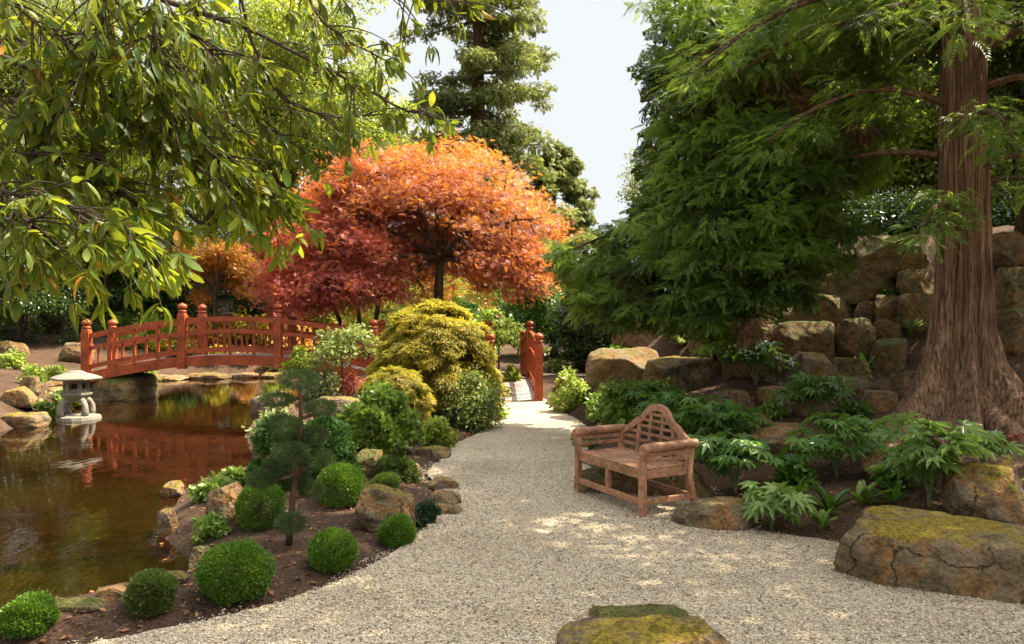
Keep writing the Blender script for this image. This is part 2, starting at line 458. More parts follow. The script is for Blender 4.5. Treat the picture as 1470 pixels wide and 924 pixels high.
M = {}
M['soil'] = soil_mat(); M['gravel'] = gravel_mat(); M['water'] = water_mat(); M['pebble'] = pebble_mat()
M['red'] = wood_mat('red_stained_wood', [(.3, (.20, .034, .009)), (.5, (.31, .058, .013)), (.7, (.38, .08, .02))], (14, 14, 14), .5, .15)
M['deck'] = wood_mat('deck_boards', [(.3, (.3, .23, .2)), (.6, (.42, .35, .31))], (3, 40, 40), .75, .3)
M['teak'] = wood_mat('teak', [(.3, (.20, .09, .045)), (.5, (.33, .16, .085)), (.72, (.46, .26, .15))], (18, 18, 18), .55, .3)
M['lantern'] = plain_mat('weathered_granite', (.175, .152, .112), .9, .5, 30, .35)
M['dark'] = plain_mat('painted_shade', (.02, .018, .015), .9)  # near-black colour standing for the shade inside the lantern
M['rock_bare'] = rock_mat('sandstone_bare', (.27, .20, .115), (.31, .16, .06), (.15, .13, .025), .05)
M['rock_mossy'] = rock_mat('sandstone_mossy', (.25, .185, .105), (.30, .15, .055), (.13, .105, .018), .45)
M['rock_green'] = rock_mat('sandstone_green', (.26, .195, .095), (.25, .14, .05), (.075, .075, .016), .75)
M['rock_gold'] = rock_mat('sandstone_golden_moss', (.26, .19, .11), (.30, .16, .06), (.19, .135, .016), .62)
M['bark_red'] = bark_mat('redwood_bark', [(.30, (.03, .019, .012)), (.43, (.16, .09, .052)), (.56, (.32, .19, .115)), (.74, (.48, .36, .26))], (34, 34, 1.1), 1.0, .06)
M['bark_dark'] = bark_mat('dark_bark', [(.3, (.025, .017, .012)), (.55, (.07, .05, .035)), (.75, (.13, .10, .075))], (9, 9, 2.0))
M['bark_brown'] = bark_mat('brown_twigs', [(.3, (.05, .03, .018)), (.55, (.12, .07, .04)), (.75, (.2, .13, .08))], (12, 12, 6), .4, .01)
M['stem_green'] = plain_mat('green_stem', (.10, .14, .04), .6)

# leaves
M['lf_over'] = leaf_mat('evergreen_leaf', [(0, (.034, .085, .011)), (.4, (.07, .125, .013)), (.75, (.12, .155, .014)), (.975, (.13, .14, .015)), (.985, (.45, .15, .02)), (1, (.5, .2, .03))], (.34, .38, .025), .43, .25, .45, .45, 2.0)
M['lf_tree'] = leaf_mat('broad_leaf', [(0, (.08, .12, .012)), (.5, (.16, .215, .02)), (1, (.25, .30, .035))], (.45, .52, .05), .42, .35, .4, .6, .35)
M['lf_tree2'] = leaf_mat('yellow_green_leaf', [(0, (.10, .13, .015)), (.5, (.19, .23, .025)), (1, (.28, .31, .04))], (.45, .48, .05), .42, .3, .45, .6, .35)
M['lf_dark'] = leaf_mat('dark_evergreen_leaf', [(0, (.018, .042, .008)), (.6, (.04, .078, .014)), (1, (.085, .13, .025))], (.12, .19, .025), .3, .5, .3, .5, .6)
M['lf_laurel'] = leaf_mat('laurel_leaf', [(0, (.03, .09, .008)), (.6, (.065, .15, .013)), (1, (.11, .22, .022))], (.18, .33, .025), .35, .45, .3, .5, .8)
M['lf_conifer'] = leaf_mat('conifer_spray', [(0, (.09, .115, .035)), (.5, (.16, .195, .055)), (1, (.24, .265, .09))], (.34, .38, .09), .3, .25, .55, .7, .4)
M['lf_cyp'] = leaf_mat('cypress_spray', [(0, (.045, .105, .026)), (.5, (.11, .195, .04)), (1, (.20, .29, .058))], (.30, .42, .06), .38, .25, .5, 1.0, 1.5)
M['lf_dead'] = leaf_mat('dead_spray', [(0, (.10, .05, .03)), (1, (.2, .11, .06))], (.15, .08, .04), .2, .1, .8)
M['lf_maple'] = leaf_mat('red_maple_leaf', [(0, (.28, .07, .065)), (.45, (.46, .155, .125)), (.8, (.56, .24, .18)), (1, (.58, .32, .12))], (.82, .33, .05), .38, .3, .45, .5, .5)
M['lf_maple2'] = leaf_mat('crimson_maple_leaf', [(0, (.32, .06, .075)), (.5, (.48, .12, .125)), (.85, (.56, .20, .16)), (1, (.5, .24, .08))], (.75, .22, .04), .38, .3, .45, .6, .6)
M['lf_orange'] = leaf_mat('orange_maple_leaf', [(0, (.40, .16, .035)), (.5, (.52, .25, .06)), (1, (.6, .33, .1))], (.8, .45, .08), .4, .25, .5, .5, 1.0)
M['lf_gold'] = leaf_mat('golden_maple_leaf', [(0, (.16, .15, .015)), (.4, (.28, .25, .022)), (.8, (.38, .30, .03)), (1, (.45, .25, .03))], (.52, .46, .04), .38, .25, .5, .5, 1.6)
M['lf_box'] = leaf_mat('box_leaf', [(0, (.038, .095, .009)), (.5, (.085, .175, .014)), (1, (.15, .25, .026))], (.2, .34, .025), .3, .4, .35, .35, 5.0)
M['lf_box2'] = leaf_mat('box_leaf_dull', [(0, (.045, .075, .014)), (.5, (.085, .125, .022)), (1, (.14, .18, .035))], (.14, .2, .03), .3, .35, .4, .4, 5.0)
M['lf_yew'] = leaf_mat('yew_needle', [(0, (.025, .075, .012)), (.5, (.055, .135, .02)), (1, (.10, .19, .035))], (.1, .2, .03), .28, .3, .45, .5, 3.0)
M['lf_pine'] = leaf_mat('cloud_pine_needle', [(0, (.045, .075, .025)), (.5, (.09, .135, .045)), (1, (.15, .19, .07))], (.08, .14, .03), .25, .25, .5, .4, 4.0)
M['lf_light'] = leaf_mat('light_shrub_leaf', [(0, (.08, .14, .02)), (.5, (.15, .23, .035)), (1, (.24, .32, .06))], (.25, .38, .05), .35, .35, .4, .4, 2.0)
M['lf_lime'] = leaf_mat('lime_leaf', [(0, (.13, .19, .025)), (.5, (.22, .29, .04)), (1, (.32, .36, .08))], (.4, .5, .07), .4, .3, .45, .4, 2.0)
M['lf_pale'] = leaf_mat('pale_green_leaf', [(0, (.08, .12, .025)), (.5, (.16, .20, .045)), (.85, (.26, .29, .08)), (1, (.36, .36, .14))], (.32, .4, .08), .35, .3, .45, .4, 2.0)
M['lf_vari'] = leaf_mat('variegated_leaf', [(0, (.08, .12, .03)), (.5, (.18, .22, .07)), (.8, (.35, .36, .18)), (1, (.5, .48, .3))], (.35, .4, .12), .35, .3, .45, .3, 2.0)
M['lf_fatsia'] = leaf_mat('fatsia_leaf', [(0, (.035, .095, .02)), (.5, (.08, .165, .035)), (1, (.14, .24, .055))], (.22, .38, .04), .35, .4, .36, .3, 2.0)
M['lf_fatsia2'] = leaf_mat('pale_fatsia_leaf', [(0, (.09, .17, .035)), (.5, (.17, .27, .065)), (1, (.27, .37, .11))], (.3, .46, .08), .35, .5, .3, .3, 2.0)
M['lf_fern'] = leaf_mat('fern_frond', [(0, (.04, .10, .012)), (1, (.11, .19, .03))], (.22, .33, .04), .4, .25, .5)
M['lf_moss'] = leaf_mat('low_dark_cushion', [(0, (.018, .05, .025)), (1, (.05, .10, .05))], (.08, .14, .05), .25, .3, .5)
M['lf_red'] = leaf_mat('red_low_leaf', [(0, (.3, .03, .02)), (1, (.45, .10, .05))], (.6, .12, .04), .35, .3, .5)
M['lf_litter'] = leaf_mat('fallen_leaf', [(0, (.07, .035, .02)), (.5, (.16, .08, .04)), (.8, (.28, .16, .08)), (1, (.33, .12, .06))], (.2, .1, .04), .15, .2, .7)

# ------------------------------------------------------------------ leaves as geometry
def tpl(verts, faces): return np.array(verts, float), np.array(faces, int)
T_DIA = tpl([(0, 0, 0), (.28, .5, .07), (0, 1, -.03), (-.28, .5, .07)], [(0, 1, 2), (0, 2, 3)])
T_NEEDLE = tpl([(-.06, 0, 0), (.06, 0, 0), (0, 1, 0)], [(0, 1, 2)])
def long_leaf(k=1.0, wid=1.0, fold=.035, twist=0.0):
    V = [(0, 0, 0)]
    for y, wd, dz in ((.18, .075, .01), (.42, .125, .0), (.66, .12, -.04), (.86, .07, -.1)):
        wd *= wid; dz *= k; q = twist * y
        V += [(-wd, y, dz + fold + q * wd * 4), (0, y, dz), (wd, y, dz + fold - q * wd * 4)]
    V += [(.12 * twist, 1.0, -.16 * k)]
    Fs = [(0, 2, 1), (0, 3, 2)]
    for i in range(3):
        a = 1 + 3 * i; b = a + 3
        Fs += [(a, a + 1, b + 1), (a, b + 1, b), (a + 1, a + 2, b + 2), (a + 1, b + 2, b + 1)]
    Fs += [(10, 11, 13), (11, 12, 13)]
    return tpl(V, Fs)
T_LONG = long_leaf()
T_CURL = long_leaf(2.6, .9, .06, .12)
T_WIDE = long_leaf(-.4, 1.35, .01, -.1)
def star(nl, spread, wd, droop=0.1, mid=.45, tipw=1.0):
    V = []; Fs = []
    for i in range(nl):
        u = (i / (nl - 1) - .5) * 2
        a = u * spread; L = 1 - .38 * abs(u) ** 1.3
        d = np.array([math.sin(a), math.cos(a)]); p = np.array([d[1], -d[0]])
        b = len(V)
        m = d * L * mid
        V += [(0, 0, 0), (*(m + p * wd), .03), (*(d * L * tipw), -droop), (*(m - p * wd), .03)]
        Fs += [(b, b + 1, b + 2), (b, b + 2, b + 3)]
    return tpl(V, Fs)
T_MAPLE = star(5, 1.9, .10, .08)
T_PALM = star(8, 2.2, .13, .22, .55)
def joined_palm():
    # one blade: seven lobes joined round a centre, each with a middle rib dip
    V = [(0, 0, 0)]; Fs = []
    nl = 7; spread = 2.1
    tips = []; notch = []
    for i in range(nl):
        u = (i / (nl - 1) - .5) * 2; a = u * spread; L = 1 - .32 * abs(u) ** 1.4
        tips.append((math.sin(a) * L, math.cos(a) * L, -.20 * L)); 
        tips.append((math.sin(a - .17) * L * .66, math.cos(a - .17) * L * .66, .02)); tips.append((math.sin(a + .17) * L * .66, math.cos(a + .17) * L * .66, .02))
    for i in range(nl + 1):
        u = ((i - .5) / (nl - 1) - .5) * 2; a = u * spread; r = .36
        notch.append((math.sin(a) * r, math.cos(a) * r, .05))
    nb = len(V); V += notch; tb = len(V); V += tips
    for i in range(nl):
        t, l, r = tb + 3 * i, tb + 3 * i + 1, tb + 3 * i + 2
        Fs += [(0, nb + i, l), (0, l, t), (0, t, r), (0, r, nb + i + 1)]
    return tpl(V, Fs)
T_FATSIA = joined_palm()
def frond(npair, wd, ang, taper=.75, droop=.25, ln=.42):
    V = []; Fs = []
    def blade(p, d, L, wq):
        b = len(V); q = np.array([d[1], -d[0], 0]); p = np.array(p); e = p + np.array(d) * L
        V.extend([tuple(p), tuple(p + np.array(d) * L * .45 + q * wq), tuple(e + np.array([0, 0, -.12 * L])), tuple(p + np.array(d) * L * .45 - q * wq)])
        Fs.extend([(b, b + 1, b + 2), (b, b + 2, b + 3)])
    for i in range(npair):
        t = (i + .3) / npair
        for s in (-1, 1):
            L = ln * (1 - taper * t) ; a = ang * (1 - .3 * t)
            blade((0, t * .9, -droop * t * t), np.array([s * math.sin(a), math.cos(a), 0]), L, wd)
    blade((0, .75, -droop * .6), np.array([0, 1, -.3]), .28, wd)
    b = len(V); V.extend([(-.012, 0, 0), (.012, 0, 0), (0, .9, -droop * .8)]); Fs.append((b, b + 1, b + 2))
    return tpl(V, Fs)
T_FROND = frond(8, .034, .72, .72, .34, .40)
T_FERN = frond(11, .035, 1.25, .8, .35, .30)
T_TUFT = frond(4, .035, .6, .3, .1, .4)
T_SPRAY = frond(4, .10, .7, .5, .2, .5)

def leaves(P, D, Nn, size, T):
    """stack of leaf copies -> (verts, tris)"""
    tv, tf = T
    P = np.asarray(P, float); Y = nrm(D); X = nrm(np.cross(Y, Nn)); Z = np.cross(X, Y)
    s = np.asarray(size, float).reshape(-1, 1, 1) if not np.isscalar(size) else size
    V = P[:, None, :] + s * (tv[None, :, 0, None] * X[:, None, :] + tv[None, :, 1, None] * Y[:, None, :] + tv[None, :, 2, None] * Z[:, None, :])
    n, k = len(P), len(tv)
    Fc = (np.arange(n) * k)[:, None, None] + tf[None]
    return V.reshape(-1, 3), Fc.reshape(-1, 3)

def tri_mesh(name, parts):
    Vs, Fs, off = [], [], 0
    for v, f in parts:
        Vs.append(v); Fs.append(f + off); off += len(v)
    V = np.concatenate(Vs); Fc = np.concatenate(Fs)
    me = bpy.data.meshes.new(name)
    me.vertices.add(len(V)); me.vertices.foreach_set('co', V.astype(np.float32).ravel())
    me.loops.add(Fc.size); me.loops.foreach_set('vertex_index', Fc.astype(np.int32).ravel())
    me.polygons.add(len(Fc)); me.polygons.foreach_set('loop_start', (np.arange(len(Fc)) * 3).astype(np.int32))
    me.update(calc_edges=True)
    return me

def rnd(n): return nrm(rng.normal(size=(n, 3)))

def clump_leaves(c, r, n, size, T, up=.5, droop=.2, shell=2.0, out=.8):
    """leaves of one clump: ellipsoid c, r=(rx,ry,rz)"""
    d = rnd(n); rad = rng.random(n) ** (1 / shell)
    P = np.asarray(c) + d * rad[:, None] * np.asarray(r)
    nn = nrm(d * out + np.array([0, 0, up]) + rng.normal(size=(n, 3)) * .55)
    D = np.cross(nn, rnd(n)) + d * .5 + np.array([0, 0, -droop])
    return leaves(P, D, nn, size * rng.uniform(.65, 1.3, n), T)

def bez(a, b, c, n=8):
    t = np.linspace(0, 1, n)[:, None]
    return (1 - t) ** 2 * a + 2 * t * (1 - t) * b + t * t * c

def branch_net(mb, root, r0, targets, K, rise=.35, sides=5, twig=.1):
    """limbs from root to far targets, lesser branches off the limbs"""
    targets = [np.asarray(t, float) for t in targets]
    root = np.asarray(root, float)
    if not targets: return
    idx = [int(np.argmax([np.linalg.norm(t - root) for t in targets]))]
    while len(idx) < min(K, len(targets)):
        d = [min(np.linalg.norm(t - targets[j]) for j in idx) for t in targets]
        idx.append(int(np.argmax(d)))
    pts = []
    for j in idx:
        t = targets[j]; L = np.linalg.norm(t - root)
        mid = (root + t) / 2 + np.array([0, 0, rise * L]) + rng.normal(size=3) * .06 * L
        b = bez(root, mid, t, 10); b[1:-1] += rng.normal(size=(8, 3)) * .012 * L
        mb.tube(b, np.linspace(r0, r0 * .15, 10), sides, False); pts += [(p, r0 * (1 - .8 * k / 9)) for k, p in enumerate(b)]
    A = np.array([p for p, _ in pts]); R = np.array([r for _, r in pts])
    for j, t in enumerate(targets):
        if j in idx: continue
        dd = np.linalg.norm(A - t, axis=1) + .25 * np.abs(np.linalg.norm(A - root, axis=1) - .6 * np.linalg.norm(t - root))
        k = int(np.argmin(dd)); L = np.linalg.norm(t - A[k])
        mid = (A[k] + t) / 2 + np.array([0, 0, rise * .5 * L]) + rng.normal(size=3) * .08 * L
        b = bez(A[k], mid, t, 7)
        mb.tube(b, np.linspace(R[k] * .6, R[k] * twig, 7), 4, False)

def env_centres(env, m, inner=.45, bottom=-.6):
    """clump centres spread through ellipsoids env=[(c, r, weight)]"""
    W = np.array([e[2] for e in env], float); W /= W.sum(); out = []
    while len(out) < m:
        c, r, _ = env[rng.choice(len(env), p=W)]
        d = rnd(1)[0]
        if d[2] < bottom: continue
        q = np.asarray(c) + d * np.asarray(r) * rng.uniform(inner, 1.0)
        out.append(q)
    return out

def tree(name, label, cat, base, trunk, r0, env, m, cr, nl, ls, mat, bark, T=T_DIA, K=6, flat=.6, up=.5, droop=.2, inner=.45, group=None, bottom=-.6, rise=.2, extra=None, r1=.35, shell=2.0):
    """tapered trunk with limbs (part trunk) and leaf crown (part crown)"""
    t = thing(name, label, cat, tuple(base), 0, group)
    mb = MB(); trunk = np.asarray(trunk, float)
    n = len(trunk)
    tt = np.linspace(0, 1, n)
    mb.tube(trunk, r0 * (1 - (1 - r1) * tt) * (1 + .5 * np.exp(-tt * 9)), 10)
    cs = env_centres(env, m, inner, bottom)
    if extra: cs += [np.asarray(e) for e in extra]
    seg = [trunk[-1]] if n < 3 else [trunk[-1], trunk[-2]]
    by = {}
    for c in cs:
        k = int(np.argmin([abs(c[2] - (s[2] + .3 * np.linalg.norm(c - s))) for s in trunk[n // 3:]])) + n // 3
        by.setdefault(k, []).append(c)
    for k, g in by.items():
        branch_net(mb, trunk[k], r0 * (1 - (1 - r1) * tt[k]) * .55, g, max(2, int(K * len(g) / len(cs)) + 1), rise)
    mb.build('trunk', bark, t, True)
    parts = []
    for c in cs:
        q = cr * rng.uniform(.65, 1.35)
        parts.append(clump_leaves(c, (q, q, q * flat), max(4, int(nl * (q / cr) ** 2)), ls, T, up, droop, shell))
    link('crown', tri_mesh('crown', parts), mat, t)
    return t

# ================================================================== SETTING
def grid_coords(a, b, fine_a, fine_b, fine, coarse_n):
    lo = fine_a - (fine_a - a) * (np.linspace(1, 0, coarse_n) ** 2)
    hi = fine_b + (b - fine_b) * (np.linspace(0, 1, coarse_n) ** 2)
    return np.unique(np.round(np.concatenate([lo, np.arange(fine_a, fine_b, fine), hi]), 4))
gx = grid_coords(-300, 300, -13, 11, .11, 40)
gy = grid_coords(-60, 600, 1.5, 24, .11, 45)
GX, GY = np.meshgrid(gx, gy)
GZ = terrain(GX, GY)
GZ += .008 * np.sin(GX * 37 + 3 * np.sin(GY * 23)) * np.sin(GY * 41 + 2 * np.sin(GX * 19)) * (GZ > 0)
nx, ny = len(gx), len(gy)
V = np.stack([GX, GY, GZ], -1).reshape(-1, 3)
ii = np.arange(nx * ny).reshape(ny, nx)
a, b, c, d = ii[:-1, :-1].ravel(), ii[:-1, 1:].ravel(), ii[1:, 1:].ravel(), ii[1:, :-1].ravel()
Fg = np.concatenate([np.stack([a, b, c], -1), np.stack([a, c, d], -1)])
me = tri_mesh('ground', [(V, Fg)])
me.polygons.foreach_set('use_smooth', [True] * len(me.polygons))
tag(link('ground', me, M['soil']), kind='structure')

# gravel path: one sheet with an uneven edge
bm = bmesh.new()
dense = []
for i in range(len(PATH)):
    p, q = PATH[i], PATH[(i + 1) % len(PATH)]
    L = np.linalg.norm(q - p); k = max(1, int(L / .05))
    nn = np.array([-(q - p)[1], (q - p)[0]]) / max(L, 1e-6)
    for j in range(k):
        r = p + (q - p) * j / k
        dense.append(r + nn * (.03 * wob(r[0] * 6, r[1] * 6) + rng.normal() * .009))
vs = [bm.verts.new((x, y, .006)) for x, y in dense]
f = bm.faces.new(vs)
bmesh.ops.triangulate(bm, faces=[f])
bmesh.ops.recalc_face_normals(bm, faces=bm.faces)
if sum(f.normal.z for f in bm.faces) < 0: bmesh.ops.reverse_faces(bm, faces=bm.faces)
me = bpy.data.meshes.new('path'); bm.to_mesh(me); bm.free()
tag(link('path', me, M['gravel']), kind='structure')

bm = bmesh.new()                                   # gravel walk beyond the little bridge
ring = smooth_poly([(-.6, 23.4), (.6, 23.3), (2.2, 23.6), (5, 24.8), (5, 26), (2, 25.2), (0, 25), (-1.2, 26), (-2, 25.6)], 5)
me = bpy.data.meshes.new('path')
cv = [Vector((p[0], p[1], 0)) for p in ring]
vs = [bm.verts.new((p[0], p[1], gz(p[0], p[1]) + .03)) for p in ring]
f = bm.faces.new(vs); bmesh.ops.triangulate(bm, faces=[f]); bm.to_mesh(me); bm.free()
tag(link('path', me, M['gravel']), kind='structure')

# pond
wx, wy = np.arange(-13.5, -2.0, .12), np.arange(3.2, 28.5, .12)
WX, WY = np.meshgrid(wx, wy); dW = sdist(POND, WX, WY).reshape(WX.shape)
wi = np.arange(WX.size).reshape(WX.shape)
keep = (np.minimum(np.minimum(dW[:-1, :-1], dW[1:, 1:]), np.minimum(dW[1:, :-1], dW[:-1, 1:])) < .24).ravel()
a, b, c, d = [q.ravel()[keep] for q in (wi[:-1, :-1], wi[:-1, 1:], wi[1:, 1:], wi[1:, :-1])]
used, inv = np.unique(np.concatenate([np.stack([a, b, c], -1), np.stack([a, c, d], -1)]), return_inverse=True)
Wv = np.stack([WX.ravel(), WY.ravel(), np.full(WX.size, WATER_Z)], -1)[used]
me = tri_mesh('water', [(Wv, inv.reshape(-1, 3))])
me.polygons.foreach_set('use_smooth', [True] * len(me.polygons))
tag(link('water', me, M['water']), kind='structure')

# ================================================================== BRIDGES
def lathe_mesh(name, prof, sides=16, smooth=True):
    return MB().lathe(prof, sides=sides).mesh(name, smooth)

def bridge(label, origin, rotz, L, W, zrise, posts, subs, rail_h, mid_h, post_top, post_bot, lower_extra, fascia=.25, pw=.19):
    """arched timber footbridge; local x along the bridge, y across, z=0 the deck at its ends"""
    t = thing('arched_footbridge', label, 'bridge', origin, rotz)
    loc = lambda name, mesh, mat, par=None: link(name, mesh, mat, par or t, False)
    arch = lambda x: zrise * (1 - (2 * x / L - 1) ** 2)
    xs = np.linspace(0, L, 33)
    # deck boards across
    mb = MB(); nb = int(L / .14)
    for i in range(nb):
        x = (i + .5) * L / nb; sl = (arch(x + .01) - arch(x - .01)) / .02
        mb.box((x, W / 2, arch(x) - .03), (L / nb - .012, W - .05, .05), Matrix.Rotation(-math.atan(sl), 3, 'Y'))
    loc('deck', mb.mesh('deck'), M['deck'])
    fin = lathe_mesh('finial', [(.085, 0), (.105, .012), (.105, .04), (.08, .05), (.075, .075), (.10, .085), (.115, .115), (.118, .15), (.10, .185), (.06, .21), (.02, .228), (.004, .24)], 18)
    pm = {}
    for s, y in ((0, 0.0), (1, W)):
        def sweep(z, wd, ht, x0=0, x1=L):
            q = np.linspace(x0, x1, 33)
            return MB().bar([(x, y, arch(x) + z) for x in q], wd, ht)
        loc('side_beam', sweep(-.005 - fascia / 2, .11, fascia, -.15, L + .15).mesh('side_beam'), M['red'])
        loc('top_rail', sweep(rail_h - .06, .10, .12).mesh('top_rail'), M['red'])
        loc('middle_rail', sweep(mid_h, .07, .10).mesh('middle_rail'), M['red'])
        loc('lower_rail', sweep(.13, .07, .11).mesh('lower_rail'), M['red'])
        for x in posts:
            h0 = post_bot; h1 = post_top - .24
            if 'p' not in pm:
                m_ = MB(); c = pw / 2
                m_.box((0, 0, (h1 - .10 + h0) / 2), (pw, pw, h1 - .10 - h0))
                m_.lathe([(pw * .70, h1 - .10), (pw * .62, h1 - .05), (pw * .50, h1)], sides=4, phase=math.pi / 4)
                pm['p'] = m_.mesh('post')
            o = loc('post', pm['p'], M['red']); o.location = (x, y, arch(x))
            f_ = loc('finial', fin, M['red'], o); f_.location = (0, 0, h1)
        for a_, b_ in zip(posts[:-1], posts[1:]):
            for k in range(1, subs + 1):
                x = a_ + (b_ - a_) * k / (subs + 1)
                if 'u' not in pm: pm['u'] = MB().box((0, 0, (rail_h + .0) / 2 - .04), (.055, .05, rail_h - .04)).mesh('baluster')
                loc('baluster', pm['u'], M['red']).location = (x, y, arch(x))
            for k in range(subs + 1):
                for e in range(lower_extra):
                    x = a_ + (b_ - a_) * (k + (e + 1) / (lower_extra + 1)) / (subs + 1)
                    if 'l' not in pm: pm['l'] = MB().box((0, 0, (mid_h + .13) / 2), (.045, .04, mid_h - .13)).mesh('baluster')
                    loc('baluster', pm['l'], M['red']).location = (x, y, arch(x))
    return t

BX0, BY, BL, BW = -10.76, 18.5, 7.26, 1.2
bridge('long arched red timber footbridge over the pond behind the stone lantern', (BX0, BY, .61), 0, BL, BW, .46,
       [0, 2.42, 4.84, 7.26], 3, .97, .60, 1.37, -.30, 1)
ang = math.atan2(6.0, -.28)
bridge('short red timber footbridge seen end on where the gravel path ends', (.64, 17.55, .03), ang, 6.0, 1.16, .30,
       [0, 3.0, 6.0], 4, 1.32, .82, 1.62, -.1, 1, .2, .19)

# ================================================================== STONE LANTERN
def lantern(p):
    t = thing('stone_lantern', 'pale stone lantern with broad hexagonal roof standing in the pond', 'stone lantern', tuple(p))
    x, y, z = p
    s = 1.0
    MB().lathe([(.40, -.25), (.42, -.02), (.40, .06), (.30, .085), (.02, .09)], (x + .05, y, z), 14).build('base_stone', M['lantern'], t, False)
    for k in range(4):
        a = math.pi / 4 + k * math.pi / 2 + .25
        d = np.array([math.cos(a), math.sin(a), 0]); c = np.array([x, y, z])
        q = [c + d * .30 + (0, 0, .06), c + d * .325 + (0, 0, .16), c + d * .315 + (0, 0, .27), c + d * .26 + (0, 0, .36), c + d * .17 + (0, 0, .405), c + d * .05 + (0, 0, .42)]
        MB().tube(q, [.075, .065, .06, .06, .065, .06], 10).build('leg', M['lantern'], t, True)
    MB().lathe([(.16, .40), (.27, .46), (.30, .50), (.30, .535), (.22, .56), (.2, .565)], (x, y, z), 6, .3).build('platform', M['lantern'], t)
    mb = MB()
    for k in range(6):
        a = .3 + k * math.pi / 3; 
        mb.box((x + .20 * math.cos(a), y + .20 * math.sin(a), z + .68), (.07, .07, .235), Matrix.Rotation(a, 3, 'Z'))
    for k in range(6):
        a = .3 + (k + .5) * math.pi / 3; R = .185
        cx, cy = x + R * math.cos(a), y + R * math.sin(a); rm = Matrix.Rotation(a, 3, 'Z')
        mb.box((cx, cy, z + .592), (.04, .19, .06), rm); mb.box((cx, cy, z + .765), (.04, .19, .065), rm)
    fb = mb.build('firebox', M['lantern'], t)
    MB().lathe([(.15, .57), (.15, .79)], (x, y, z), 6, .3).build('shade_core', M['dark'], fb)  # solid dark core painted as the shade within the firebox
    prof = [(.22, .79), (.46, .80), (.485, .815), (.48, .845), (.36, .895), (.24, .93), (.17, .945), (.15, .965), (.11, .985), (.02, .99)]
    MB().lathe(prof, (x, y, z), 6, .3).build('roof', M['lantern'], t, bevel=.01)
lp = on_ground(118, 601)
lantern((lp[0] - .12, lp[1], WATER_Z - .0))

